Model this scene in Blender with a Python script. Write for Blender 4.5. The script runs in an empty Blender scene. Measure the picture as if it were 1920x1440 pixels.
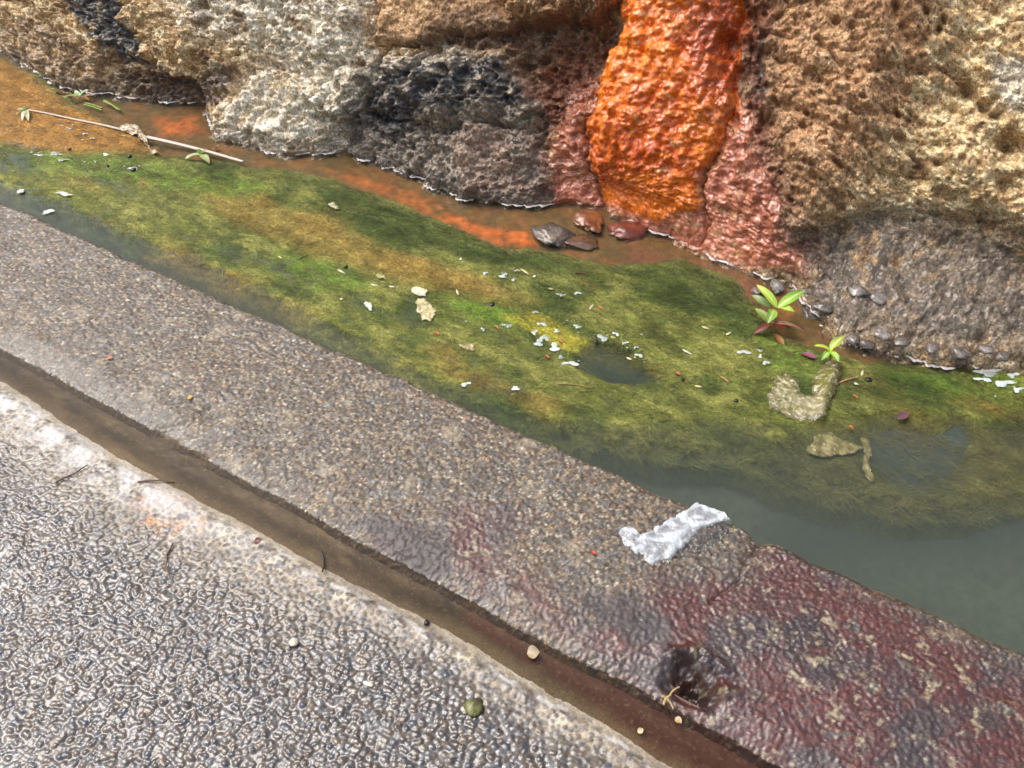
import bpy, math, random
import numpy as np

# ------------------------------------------------------------------ camera, sky, sun, exposure
sc = bpy.context.scene
col = sc.collection
CAM_H = 1.10; PITCH = math.radians(48); YAW = math.radians(29.5); FPX = 1441.0
cam_d = bpy.data.cameras.new('camera'); cam = bpy.data.objects.new('camera', cam_d); col.objects.link(cam)
cam.location = (0, 0, CAM_H); cam.rotation_euler = (math.pi/2 - PITCH, 0, YAW)
cam_d.sensor_width = 36; cam_d.lens = 36*FPX/1920; cam_d.clip_start = 0.02; cam_d.clip_end = 400
sc.camera = cam
SUN_EL = math.radians(60); SUN_AZ = math.radians(192)      # azimuth measured from +X, counter-clockwise
w = bpy.data.worlds.new('World'); sc.world = w; w.use_nodes = True
nt = w.node_tree; nt.nodes.clear()
sky = nt.nodes.new('ShaderNodeTexSky'); sky.sky_type = 'NISHITA'; sky.sun_disc = False
sky.sun_elevation = SUN_EL; sky.sun_rotation = math.pi/2 - SUN_AZ
sky.air_density = 1.0; sky.dust_density = 6.0; sky.ozone_density = 1.0
hs = nt.nodes.new('ShaderNodeHueSaturation'); hs.inputs['Saturation'].default_value = 0.7
bg = nt.nodes.new('ShaderNodeBackground'); bg.inputs['Strength'].default_value = 0.15
wo = nt.nodes.new('ShaderNodeOutputWorld')
nt.links.new(sky.outputs[0], hs.inputs['Color']); nt.links.new(hs.outputs[0], bg.inputs[0]); nt.links.new(bg.outputs[0], wo.inputs[0])
sd = bpy.data.lights.new('sun', 'SUN'); sd.energy = 1.2; sd.angle = math.radians(40); sd.color = (1, .975, .94)
sun = bpy.data.objects.new('sun', sd); col.objects.link(sun)
from mathutils import Vector, Matrix
sdir = Vector((math.cos(SUN_EL)*math.cos(SUN_AZ), math.cos(SUN_EL)*math.sin(SUN_AZ), math.sin(SUN_EL)))
sun.rotation_euler = sdir.to_track_quat('Z', 'Y').to_euler()
sun.location = (-1, -1, 4)
sc.view_settings.view_transform = 'Standard'; sc.view_settings.look = 'None'
sc.view_settings.exposure = 0.85; sc.view_settings.gamma = 1.0; sc.view_settings.use_curve_mapping = False
sc.cycles.max_bounces = 8; sc.cycles.transparent_max_bounces = 16; sc.cycles.volume_bounces = 1
sc.cycles.caustics_reflective = False; sc.cycles.caustics_refractive = False
sc.cycles.sample_clamp_indirect = 4.0

# ------------------------------------------------------------------ maths helpers
rng = np.random.default_rng(7); random.seed(7)
def lin(r, g, b, k=1.0):
    f = lambda c: (c/255/12.92 if c/255 <= .04045 else ((c/255+.055)/1.055)**2.4)*k
    return np.array([f(r), f(g), f(b)])
_ex = math.pi/2 - PITCH
_R = (np.array([[math.cos(YAW), -math.sin(YAW), 0], [math.sin(YAW), math.cos(YAW), 0], [0, 0, 1]]) @
      np.array([[1, 0, 0], [0, math.cos(_ex), -math.sin(_ex)], [0, math.sin(_ex), math.cos(_ex)]]))
def at(px, py, z=0.0):
    """a spot read off the photograph -> the place on the level z where it stands"""
    d = _R @ np.array([(px-960)/FPX, (720-py)/FPX, -1.0]); t = (z-CAM_H)/d[2]
    return np.array([d[0]*t, d[1]*t, z])
def ats(pts, z=0.0): return np.array([at(p[0], p[1], z)[:2] for p in pts])

_perm = rng.permutation(256); _perm = np.concatenate([_perm, _perm, _perm])
_ang = rng.random(256)*2*math.pi; _gx = np.cos(_ang); _gy = np.sin(_ang)
def perlin(x, y, seed=0):
    x = x + seed*17.31; y = y + seed*9.77
    xi = np.floor(x).astype(np.int64); yi = np.floor(y).astype(np.int64)
    xf = x-xi; yf = y-yi; u = xf*xf*xf*(xf*(xf*6-15)+10); v = yf*yf*yf*(yf*(yf*6-15)+10)
    def g(ix, iy, fx, fy):
        h = _perm[_perm[ix & 255] + (iy & 255)]
        return _gx[h]*fx + _gy[h]*fy
    a = g(xi, yi, xf, yf); b = g(xi+1, yi, xf-1, yf); c = g(xi, yi+1, xf, yf-1); d = g(xi+1, yi+1, xf-1, yf-1)
    return (a + u*(b-a) + v*((c + u*(d-c)) - (a + u*(b-a))))*1.5
def fbm(x, y, scale, octv=4, seed=0, gain=.5):
    """scale = size of the largest lumps in metres"""
    o = 0; a = 1.0; f = 1.0/scale; s = 0
    for i in range(octv):
        o = o + a*perlin(x*f, y*f, seed+i*3); s += a; a *= gain; f *= 2.03
    return o/s
def worley(x, y, size, seed=0, jit=.9):
    gx = x/size + seed*31.7; gy = y/size + seed*13.3
    xi = np.floor(gx).astype(np.int64); yi = np.floor(gy).astype(np.int64)
    f1 = np.full(gx.shape, 9.0); f2 = np.full(gx.shape, 9.0); cid = np.zeros(gx.shape, np.int64)
    for dx in (-1, 0, 1):
        for dy in (-1, 0, 1):
            cx = xi+dx; cy = yi+dy
            h = _perm[_perm[(cx + seed*7) & 255] + (cy & 255)]; h2 = _perm[h + ((cx*3+cy*5+seed) & 255)]
            px = cx + .5 + (h/255.-.5)*jit; py = cy + .5 + (h2/255.-.5)*jit
            d = np.hypot(gx-px, gy-py)
            n = d < f1
            f2 = np.where(n, f1, np.minimum(f2, d)); cid = np.where(n, h*256+h2, cid); f1 = np.where(n, d, f1)
    r1 = (cid % 256)/255.; r2 = (cid//256)/255.
    return f1, f2, r1, r2
def sstep(a, b, x):
    t = np.clip((x-a)/(b-a), 0, 1); return t*t*(3-2*t)
def poly_sd(P, x, y):
    """signed distance to a polygon, positive inside"""
    P = np.asarray(P); n = len(P); d = np.full(x.shape, 1e9); ins = np.zeros(x.shape, bool)
    for i in range(n):
        ax, ay = P[i]; bx, by = P[(i+1) % n]
        ex, ey = bx-ax, by-ay; L = ex*ex+ey*ey+1e-12
        t = np.clip(((x-ax)*ex+(y-ay)*ey)/L, 0, 1)
        d = np.minimum(d, np.hypot(x-ax-t*ex, y-ay-t*ey))
        c = ((ay > y) != (by > y)) & (x < (bx-ax)*(y-ay)/(by-ay+1e-12)+ax); ins ^= c
    return np.where(ins, d, -d)
def line_d(P, x, y):
    d = np.full(x.shape, 1e9)
    for i in range(len(P)-1):
        ax, ay = P[i]; bx, by = P[i+1]; ex, ey = bx-ax, by-ay; L = ex*ex+ey*ey+1e-12
        t = np.clip(((x-ax)*ex+(y-ay)*ey)/L, 0, 1)
        d = np.minimum(d, np.hypot(x-ax-t*ex, y-ay-t*ey))
    return d
def mix(a, b, m):
    m = np.asarray(m)[..., None]; return a*(1-m) + b*m
def axis(spec):
    """spec: [(pos, spacing), ...] -> positions whose spacing runs from one to the next"""
    out = [spec[0][0]]
    for (p0, s0), (p1, s1) in zip(spec[:-1], spec[1:]):
        p = out[-1]
        while p < p1 - 1e-9:
            t = (p-p0)/(p1-p0); s = s0+(s1-s0)*t; p += s; out.append(min(p, p1))
            if p >= p1: break
        out[-1] = p1
    return np.array(out)

# ------------------------------------------------------------------ mesh helpers
def link(name, me, mat=None, parent=None):
    o = bpy.data.objects.new(name, me)
    if me is not None and mat is not None: me.materials.append(mat)
    col.objects.link(o)
    if parent is not None: o.parent = parent
    return o
def tag(o, label=None, cat=None, group=None, kind=None):
    if label: o['label'] = label
    if cat: o['category'] = cat
    if group: o['group'] = group
    if kind: o['kind'] = kind
    return o
def raw_mesh(name, V, Fq, attrs=None, smooth=True):
    """V (n,3); Fq (m,k) faces of one size; attrs: name -> (n,3) colour or (n,) value"""
    V = np.asarray(V, np.float32); Fq = np.asarray(Fq, np.int32); k = Fq.shape[1]
    me = bpy.data.meshes.new(name)
    me.vertices.add(len(V)); me.vertices.foreach_set('co', V.ravel())
    me.loops.add(Fq.size); me.loops.foreach_set('vertex_index', Fq.ravel())
    me.polygons.add(len(Fq)); me.polygons.foreach_set('loop_start', np.arange(0, Fq.size, k, dtype=np.int32))
    me.polygons.foreach_set('loop_total', np.full(len(Fq), k, np.int32))
    me.polygons.foreach_set('use_smooth', np.full(len(Fq), smooth))
    for an, a in (attrs or {}).items():
        a = np.asarray(a, np.float32)
        if a.ndim == 2:
            at_ = me.attributes.new(an, 'FLOAT_COLOR', 'POINT')
            at_.data.foreach_set('color', np.concatenate([a, np.ones((len(a), 1), np.float32)], 1).ravel())
        else:
            at_ = me.attributes.new(an, 'FLOAT', 'POINT'); at_.data.foreach_set('value', a)
    me.update(calc_edges=True); me.validate()
    return me
def grid_faces(nu, nv):
    i = np.arange(nu*nv).reshape(nu, nv)
    return np.stack([i[:-1, :-1], i[1:, :-1], i[1:, 1:], i[:-1, 1:]], -1)
def grid_obj(name, P, colr, wet, mat, fmask=None, origin=None):
    nu, nv = P.shape[:2]
    Fq = grid_faces(nu, nv)
    Fq = Fq[fmask] if fmask is not None else Fq.reshape(-1, 4)
    used, inv = np.unique(Fq, return_inverse=True); Fq = inv.reshape(-1, 4)
    V = P.reshape(-1, 3)[used]
    org = np.zeros(3) if origin is None else np.array(origin)
    me = raw_mesh(name, V-org, Fq, {'Col': np.clip(colr.reshape(-1, 3)[used], 0, 1), 'wet': wet.reshape(-1)[used]})
    o = link(name, me, mat); o.location = org
    return o

# ------------------------------------------------------------------ materials
class NT:
    def __init__(s, name):
        s.m = bpy.data.materials.new(name); s.m.use_nodes = True; s.t = s.m.node_tree; s.t.nodes.clear()
        s.out = s.n('ShaderNodeOutputMaterial')
    def n(s, typ, **kw):
        nd = s.t.nodes.new(typ)
        for k, v in kw.items():
            if k in nd.inputs: nd.inputs[k].default_value = v
            else: setattr(nd, k, v)
        return nd
    def l(s, a, b): s.t.links.new(a, b)
def math_node(N, op, a, b=None):
    m = N.n('ShaderNodeMath', operation=op)
    for i, v in enumerate((a, b)):
        if v is None: continue
        if hasattr(v, 'is_output'): N.l(v, m.inputs[i])
        else: m.inputs[i].default_value = v
    return m.outputs[0]
def surf_mat(name, rough=(.85, .25), bumps=((400, .0006),), var=.35, var_scale=350, spec=.5, coat=0.0, attr=True, color=None, speck=None):
    """colour from the 'Col' attribute (what the thing is stained with, plus some painted light and shade), gloss from the 'wet' attribute"""
    N = NT(name); p = N.n('ShaderNodeBsdfPrincipled'); N.l(p.outputs[0], N.out.inputs['Surface'])
    geo = N.n('ShaderNodeNewGeometry')
    no = N.n('ShaderNodeTexNoise', Scale=var_scale, Detail=3.0, Roughness=.65); N.l(geo.outputs['Position'], no.inputs['Vector'])
    mr = N.n('ShaderNodeMapRange'); mr.inputs['From Min'].default_value = .3; mr.inputs['From Max'].default_value = .7
    mr.inputs['To Min'].default_value = 1-var; mr.inputs['To Max'].default_value = 1+var
    N.l(no.outputs[0], mr.inputs['Value'])
    mx = N.n('ShaderNodeMix', data_type='RGBA', blend_type='MULTIPLY'); mx.inputs[0].default_value = 1
    if attr:
        a = N.n('ShaderNodeAttribute', attribute_name='Col'); N.l(a.outputs['Color'], mx.inputs[6])
    else: mx.inputs[6].default_value = (*color, 1)
    cc = N.n('ShaderNodeCombineColor'); fac = mr.outputs[0]
    if speck:
        for sc_v, lo, hi in speck:
            vo = N.n('ShaderNodeTexVoronoi', Scale=sc_v); N.l(geo.outputs['Position'], vo.inputs['Vector'])
            sp = N.n('ShaderNodeSeparateColor'); N.l(vo.outputs['Color'], sp.inputs[0])
            m2 = N.n('ShaderNodeMapRange'); m2.inputs['To Min'].default_value = lo; m2.inputs['To Max'].default_value = hi; N.l(sp.outputs[0], m2.inputs['Value'])
            fac = math_node(N, 'MULTIPLY', fac, m2.outputs[0])
    for i in range(3): N.l(fac, cc.inputs[i])
    N.l(cc.outputs[0], mx.inputs[7]); N.l(mx.outputs[2], p.inputs['Base Color'])
    wa = N.n('ShaderNodeAttribute', attribute_name='wet')
    rr = N.n('ShaderNodeMapRange'); rr.inputs['To Min'].default_value = rough[0]; rr.inputs['To Max'].default_value = rough[1]
    N.l(wa.outputs['Fac'], rr.inputs['Value']); N.l(rr.outputs[0], p.inputs['Roughness'])
    p.inputs['Specular IOR Level'].default_value = spec
    if coat:
        p.inputs['Coat Roughness'].default_value = .06
        p.inputs['Coat IOR'].default_value = 1.45; N.l(math_node(N, 'MULTIPLY', wa.outputs['Fac'], coat), p.inputs['Coat Weight'])
    last = None
    for sc_, h in bumps:
        b = N.n('ShaderNodeBump'); b.inputs['Distance'].default_value = h
        nz = N.n('ShaderNodeTexNoise', Scale=sc_, Detail=4.0, Roughness=.6); N.l(geo.outputs['Position'], nz.inputs['Vector'])
        N.l(nz.outputs[0], b.inputs['Height'])
        if last: N.l(last.outputs[0], b.inputs['Normal'])
        last = b
    if last:
        N.l(last.outputs[0], p.inputs['Normal'])
    return N.m
M_rock = surf_mat('rock', (.88, .12), ((150, .007), (500, .003)),   .5, 240, .5, coat=.9, speck=((170, .6, 1.45), (360, .75, 1.3)))
M_flow = surf_mat('iron deposit', (.65, .05), ((110, .0025), (380, .001)), .4, 130, .6, coat=.8, speck=((190, .7, 1.3),))
M_kerb = surf_mat('exposed aggregate concrete', (.75, .14), ((900, .0006),), .3, 700, .6, coat=.5)
M_road = surf_mat('wet road aggregate', (.7, .08), ((420, .0004),), .3, 300, .75)
M_bed = surf_mat('silt', (.9, .5), ((120, .003),), .3, 60, .3)
M_algae = surf_mat('algae', (.85, .15), ((200, .004), (700, .002)), .5, 150, .35)
M_strand = surf_mat('algae strands', (.8, .4), (), .2, 300, .25)
M_stone = surf_mat('wet stone', (.8, .12), ((120, .003), (420, .0015)), .4, 200, .6, coat=1.0)
M_generic = surf_mat('small things', (.8, .2), ((500, .0005),), .25, 300, .5)

def water_mat(name, tint, volume=None, dens=0.0, bump=.0004, scale=18):
    N = NT(name)
    tr = N.n('ShaderNodeBsdfTransparent'); tr.inputs[0].default_value = (*tint, 1)
    gl = N.n('ShaderNodeBsdfGlossy'); gl.inputs['Roughness'].default_value = .03
    fr = N.n('ShaderNodeFresnel'); fr.inputs['IOR'].default_value = 1.333
    mx = N.n('ShaderNodeMixShader'); N.l(fr.outputs[0], mx.inputs[0]); N.l(tr.outputs[0], mx.inputs[1]); N.l(gl.outputs[0], mx.inputs[2])
    N.l(mx.outputs[0], N.out.inputs['Surface'])
    geo = N.n('ShaderNodeNewGeometry'); nz = N.n('ShaderNodeTexNoise', Scale=scale, Detail=3.0); N.l(geo.outputs['Position'], nz.inputs['Vector'])
    b = N.n('ShaderNodeBump'); b.inputs['Distance'].default_value = bump; N.l(nz.outputs[0], b.inputs['Height'])
    N.l(b.outputs[0], gl.inputs['Normal']); N.l(b.outputs[0], fr.inputs['Normal'])
    if volume:
        v = N.n('ShaderNodeVolumePrincipled'); v.inputs['Color'].default_value = (*volume, 1); v.inputs['Density'].default_value = dens
        v.inputs['Anisotropy'].default_value = 0.0
        N.l(v.outputs[0], N.out.inputs['Volume'])
    return N.m
M_water = water_mat('murky water', (1, 1, 1), (.28, .33, .27), 10.0, .0012, 9)
M_film = water_mat('shallow water', (.62, .56, .47), None, 0, .0002, 25)

# ------------------------------------------------------------------ lay-out: X along the channel, Y across it towards the rock
ZW = -0.03                                   # water level, kerb top = 0
K0, K1 = 0.455, 0.768                        # kerb: gutter side, water side
XA = axis([(-14, 2.0), (-5, .4), (-3.0, .012), (-2.3, .0032), (-1.2, .0026), (-.5, .002), (.55, .002), (.8, .01), (2, .2), (12, 2.0)])

# ================================================================== ROCK FACE
wl_px = [(0, 95), (120, 165), (310, 192), (385, 192), (402, 255), (540, 292), (640, 284), (760, 325), (860, 372), (990, 387), (1060, 378),
         (1130, 388), (1220, 430), (1330, 480), (1480, 535), (1580, 640), (1700, 672), (1800, 690), (1925, 692)]
wl = ats(wl_px, ZW); wl = wl[np.argsort(wl[:, 0])]
wlx = np.concatenate([[-14, -4], wl[:, 0], [.7, 12]]); wly = np.concatenate([[1.35, 1.35], wl[:, 1], [1.45, 1.45]])
wls = np.convolve(np.interp(np.arange(-14, 12, .02), wlx, wly), np.ones(41)/41, 'same'); 
VV = axis([(-.14, .012), (-.03, .0025), (.50, .0028), (.75, .006), (1.4, .05), (2.2, .3), (14, 2.0)])
def base_rock(x, v):
    dense = np.arange(-.14, 14, .01)
    slope = np.radians(np.interp(dense, [-.14, 0, .1, .9, 1.2, 1.5, 14], [45, 52, 58, 62, 60, 15, 4]))
    yy = np.concatenate([[0], np.cumsum(np.cos(slope)*.01)[:-1]]); zz = np.concatenate([[0], np.cumsum(np.sin(slope)*.01)[:-1]])
    i0 = np.interp(0, dense, yy); z0 = np.interp(0, dense, zz)
    k = sstep(.02, .22, v)
    yw = np.interp(x, wlx, wly)*(1-k) + np.interp(x, np.arange(-14, 12, .02), wls)*k
    y = yw + np.interp(v, dense, yy)-i0; z = ZW + np.interp(v, dense, zz)-z0
    y = y + .11*sstep(-.15, .05, x)*sstep(.7, .5, x)*sstep(0, .16, v)
    s = np.interp(v, dense, slope)
    return y, z, s
RX, RV = np.meshgrid(XA, VV, indexing='ij')
BY, BZ, BS = base_rock(RX, RV)
# look-up from a spot on the photograph to (x, v) on the sloping base
_lx, _lv = np.meshgrid(np.arange(-4, 1.6, .008), np.arange(-.06, 1.1, .006), indexing='ij')
_ly, _lz, _ = base_rock(_lx, _lv)
_c = np.stack([_lx, _ly, _lz-CAM_H], -1) @ _R
_LU = 960 + FPX*_c[..., 0]/-_c[..., 2]; _LV = 720 - FPX*_c[..., 1]/-_c[..., 2]
def rk(pts):
    o = []
    for (a, b) in pts:
        i = np.argmin((_LU-a)**2 + (_LV-b)**2); o.append((_lx.flat[i], _lv.flat[i]))
    return np.array(o)
RN = RV + .11*sstep(-.15, .05, RX)*sstep(.7, .5, RX)*sstep(0, .16, RV)            # girth up the slope, for the grain
WX = RX + .045*fbm(RX, RN, .13, 4, 21) + .006*fbm(RX, RN, .02, 2, 25)
WV = RV + .040*fbm(RX, RN, .13, 4, 31) + .006*fbm(RX, RN, .02, 2, 35)
def rmask(pts, feather=.012):
    return sstep(-feather, feather, poly_sd(rk(pts), WX, WV))
# --- the stones of the face, outlines read off the photograph: (name, outline, bulge, roundness)
rocks = {
 'boulder_tan': ([(-420, -60), (-150, -150), (715, -150), (716, 60), (700, 120), (610, 150), (480, 145), (450, 175), (395, 205), (310, 205), (120, 180), (0, 110), (-300, 20)], .036, .12),
 'boulder_pale': ([(402, 205), (470, 150), (600, 140), (705, 118), (730, 150), (690, 215), (655, 270), (640, 310), (540, 320), (405, 280)], .04, .09),
 'stone_brown': ([(718, -140), (930, -140), (938, 10), (1005, 62), (850, 78), (720, 92)], .05, .035),
 'stone_overhang': ([(938, -140), (1200, -140), (1185, 10), (1150, 42), (1015, 66), (962, 40)], .065, .04),
 'ledge_upper': ([(735, 112), (850, 95), (985, 95), (1015, 175), (1010, 245), (930, 258), (790, 242), (700, 205), (730, 150)], .028, .05),
 'ledge_lower': ([(690, 215), (790, 245), (930, 262), (1020, 248), (1048, 300), (1052, 400), (990, 410), (860, 395), (760, 345), (645, 300)], .032, .06),
 'mound': ([(1208, -160), (1375, -160), (1388, 40), (1378, 180), (1350, 290), (1320, 400), (1300, 480), (1190, 460), (1125, 420), (1100, 300), (1118, 190), (1165, 80)], .080, .13),
 'slope_right': ([(1400, -160), (2300, -160), (2300, 430), (1920, 420), (1650, 430), (1480, 420), (1420, 260)], .045, .16),
}
disp = np.zeros(RX.shape); who = np.full(RX.shape, -1)
names = list(rocks)
for i, nm in enumerate(names):
    P, A, rnd = rocks[nm]
    d = poly_sd(rk(P), WX, WV)
    h = np.where(d > 0, A*np.sqrt(np.clip(1-(1-np.clip(d/rnd, 0, 1))**2, 0, 1)), -1)
    upd = h > disp; disp = np.where(upd, h, disp); who = np.where(d > 0, i, who)
def W_(nm): return who == names.index(nm)
# recess round the seep, shelf of wet rubble at the right foot
rec = rmask([(960, 70), (1010, 66), (1150, 42), (1190, 10), (1165, 80), (1118, 190), (1060, 240), (1015, 180)], .03); disp -= .035*rec
skirtL = rmask([(1075, 180), (1120, 150), (1110, 290), (1140, 410), (1035, 405), (1040, 300)], .035)
skirtR = rmask([(1370, 190), (1400, 200), (1440, 330), (1490, 520), (1330, 510), (1180, 440), (1310, 370), (1350, 290)], .035)
skirtB = rmask([(1040, 345), (1130, 330), (1200, 390), (1340, 400), (1480, 490), (1480, 530), (1330, 500), (1210, 460), (1130, 410), (1040, 400)], .012)
skirt = np.clip(np.maximum(np.maximum(skirtL, skirtR), skirtB), 0, 1)
disp += .035*np.maximum(skirtL, skirtR)*(~W_('mound'))
mound = W_('mound').astype(float)
orange = rmask([(1195, -160), (1390, -160), (1395, 40), (1380, 200), (1350, 300), (1300, 400), (1220, 435), (1125, 395), (1105, 290), (1122, 180), (1175, 70)], .01)
smoothm = np.clip(np.maximum(orange, skirt), 0, 1)
brown = W_('stone_brown')
rough_amt = np.where(brown, .35, 1.0)*(1-.8*smoothm)*(1-.45*sstep(-.14, -.02, RX)*sstep(.66, .5, RX)*sstep(.19, .10, RV))
# crumbly conglomerate
def billow(x, y, scale, octv, seed, gain=.55):
    o = 0; a = 1.0; f = 1/scale
    for i in range(octv):
        o = o + a*np.abs(perlin(x*f, y*f, seed+i*5)); a *= gain; f *= 1.93
    return o
c_, s_ = math.cos(.5), math.sin(.5)
dirm = sstep(1.2, 1.9, RX*0+1)*0 + sstep(-.35, -.1, RX)                     # the right slope is bedded, dipping to the right
rx_, rv_ = (RX*c_ - RN*s_), (RX*s_ + RN*c_)
bedded = billow(rx_*.5, rv_, .10, 5, 3, .62); lumpy = billow(RX, RN, .11, 5, 203, .62)
disp += rough_amt*.040*(dirm*bedded + (1-dirm)*lumpy)
f1, f2, a1, a2 = worley(RX*.7+.02*fbm(RX, RN, .08, 2, 41), RN+.02*fbm(RX, RN, .08, 2, 43), .05, 1); disp -= rough_amt*.010*np.exp(-(f2-f1)*7)
g1, g2, b1, b2 = worley(RX+.008*fbm(RX, RN, .02, 2, 51), RN+.008*fbm(RX, RN, .02, 2, 53), .017, 2); disp += rough_amt*(.009*np.sqrt(np.clip(1-g1*g1, 0, 1))*b1)
e1, e2, c1, c2 = worley(RX, RN, .0085, 3); disp += rough_amt*.0050*np.sqrt(np.clip(1-e1*e1, 0, 1))*(c1**1.5)
pit1, _, pa, _ = worley(RX, RN*1.3, .028, 14); disp -= rough_amt*.012*sstep(.38, .1, pit1)*(pa > .6)
# drips and lumps of the deposit
foot0 = sstep(-.05, .16, RV)
m1, m2, _, _ = worley(RX*1.0+.01*fbm(RX, RN, .05, 2, 71), RN*.75, .026, 4); disp += smoothm*.017*(1-m1*m1)*(.6+.4*foot0)
n1, n2, q1, _ = worley(RX*.7+.006*fbm(RX, RN, .03, 2, 73), RN*1.25+.004*fbm(RX, RN, .02, 2, 74), .0115, 5); disp += smoothm*.0055*np.clip(1-n1*n1, 0, 1)*(.5+q1)
disp += smoothm*.016*fbm(RX*2.2, RN*.8, .12, 3, 75) + smoothm*.010*billow(RX*.9, RN*1.2, .06, 3, 77, .5)
# holes on the right slope
for (hx, hy), r in [((1800, 165), .016), ((1835, 195), .013), ((1860, 218), .010), ((1905, 283), .022), ((1885, 272), .012), ((1890, 355), .016), ((1770, 60), .01), ((62, 20), .02), ((460, 165), .02)]:
    q = rk([(hx, hy)])[0]; dd = np.hypot((WX-q[0])*.7, WV-q[1]); disp -= .05*np.exp(-(dd/r)**2)
# crack lines
for P, dp, wd in [([(772, 250), (850, 262), (950, 253)], .02, .006), ([(1415, 70), (1430, 180), (1450, 240)], .02, .012), ([(790, 245), (820, 300), (835, 345)], .02, .008), ([(40, -40), (62, 30), (75, 80)], .03, .014), ([(1700, 0), (1760, 60), (1900, 110), (1990, 130)], .014, .007), ([(1440, 110), (1560, 160), (1680, 240)], .014, .007), ([(1500, 60), (1620, 130), (1780, 160)], .012, .007), ([(1480, 210), (1600, 250), (1720, 330), (1850, 400)], .014, .007), ([(1380, 100), (1385, 220), (1350, 310)], .010, .012)]:
    dd = line_d(rk(P), WX, WV); disp -= dp*np.exp(-(dd/wd)**2)
far = sstep(.75, 1.3, RV); disp = disp*(1-.6*far)
foot = sstep(-.05, .16, RV); disp = disp*(.62+.38*foot)                      # the bulges die out towards the foot, grain stays
# rubble shelf under water level at the right
shelf = sstep(-.12, .02, RX)*sstep(.6, .4, RX)*sstep(.10, -.01, RV); disp += .03*shelf*(1+.6*fbm(RX, RN, .06, 3, 81))
gy_ = np.gradient(BY, VV, axis=1); gz2 = np.gradient(BZ, VV, axis=1); gl_ = np.hypot(gy_, gz2)+1e-9; ny, nz = -gz2/gl_, gy_/gl_
def waterline(P):
    up_ = P[:, :, 2] > ZW; i_ = np.clip(np.argmax(up_, 1), 1, None); a_ = np.arange(P.shape[0])
    z0_ = P[a_, i_-1, 2]; z1_ = P[a_, i_, 2]; t0_ = np.clip((ZW-z0_)/(z1_-z0_+1e-9), 0, 1)
    return P[a_, i_-1, 1]*(1-t0_) + P[a_, i_, 1]*t0_
RP = np.stack([RX, BY+ny*disp, BZ+nz*disp], -1)
sh_ = sstep(-.14, -.02, RX)*sstep(.66, .5, RX)*sstep(.17, .09, RV)            # loose wet rubble at the right foot
ry_ = RP[:, :, 1]
p1, _, pr, _ = worley(RX+.01*fbm(RX, ry_, .03, 2, 911), ry_, .034, 15); p2, _, ps, _ = worley(RX+.005*fbm(RX, ry_, .02, 2, 913), ry_, .017, 16); p3, _, _, _ = worley(RX, ry_, .008, 17)
RP[:, :, 2] += sh_*(.017*np.sqrt(np.clip(1-1.3*p1*p1, 0, 1))*pr + .009*np.sqrt(np.clip(1-1.2*p2*p2, 0, 1))*ps - .009)
fix = np.interp(XA, wlx, wly) - waterline(RP)                                # bring the foot back to where the water meets it
xr_ = np.arange(-14, 12, .004); fx_ = np.convolve(np.interp(xr_, XA, fix), np.ones(35)/35, 'same'); fix = np.interp(XA, xr_, fx_)
RP[:, :, 1] += fix[:, None]*sstep(.30, .02, RV)

# --- what the rock is made of and stained with, plus one facet's painted shade
n_a = fbm(RX, RN, .10, 4, 101); n_b = fbm(RX, RN, .03, 3, 103); n_c = fbm(RX, RN, .25, 3, 105)
tan = mix(np.broadcast_to(lin(168, 140, 100), RP.shape), lin(205, 188, 150), sstep(-.1, .5, n_b+.4*(b1-.5)))
tan = mix(tan, lin(118, 92, 62), sstep(.05, .5, -n_a+.3*(a1-.5)))
RC = tan*1.45; wet = np.full(RX.shape, .12)
def paint(m, c, k=1.0, wt=None):
    global RC, wet
    m = np.clip(m*k, 0, 1); RC = mix(RC, c, m)
    if wt is not None: wet = wet*(1-m) + wt*m
paint(rmask([(1380, -160), (1750, -160), (1760, 120), (1640, 330), (1480, 400), (1400, 260)], .06), lin(178, 132, 92), .75)
paint(rmask([(1720, 60), (2000, 60), (2000, 430), (1600, 400), (1640, 330)], .04)*sstep(-.2, .2, n_b), lin(236, 212, 162), .75)
paint(rmask([(1840, 110), (1960, 110), (1960, 200), (1860, 215)], .015), lin(220, 210, 190), .8)
pale = rmask([(330, -40), (700, -40), (715, 110), (690, 220), (640, 300), (400, 290), (420, 190), (520, 110), (380, 60)], .07)*sstep(-.6, .1, n_a+.4*n_b+.1)
paint(pale, mix(np.broadcast_to(lin(204, 194, 170), RP.shape), lin(246, 240, 224), sstep(-.2, .3, n_b+.5*(c1-.5))), .75)
paint(rmask([(0, 60), (110, 40), (160, 100), (330, 140), (450, 150), (400, 200), (300, 210), (100, 180), (0, 120)], .02)*sstep(-.45, .1, n_b), lin(92, 66, 44), .65, .6)
paint(rmask([(230, 150), (460, 140), (400, 215), (280, 210)], .012), lin(72, 46, 28), .75, .7)
paint(rmask([(148, -60), (250, -60), (270, 60), (300, 105), (305, 130), (250, 125), (200, 95), (160, 40)], .012)*sstep(-.55, -.1, n_b+.3*(b2-.5)), lin(38, 40, 44), .95, .75)
paint(W_('stone_brown').astype(float), lin(184, 142, 96), .85, .25)
paint(rmask([(840, 40), (940, 15), (1000, 66), (850, 90), (770, 80)], .015), lin(112, 82, 56), .8)  # shade of the brown stone's lower facet, put into the colour
paint(W_('stone_overhang').astype(float), lin(158, 116, 76), .8, .25)
paint(rmask([(740, 70), (960, 55), (1180, 20), (1130, 130), (1080, 250), (1000, 220), (960, 110), (800, 95)], .02), lin(84, 56, 38), .8, .4)
grey = rmask([(690, 125), (800, 100), (960, 110), (1035, 200), (1060, 400), (860, 400), (640, 310), (660, 230)], .018)
paint(grey, mix(np.broadcast_to(lin(146, 134, 118), RP.shape), lin(94, 89, 83), sstep(-.2, .25, n_b)), .9, .7)
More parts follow.
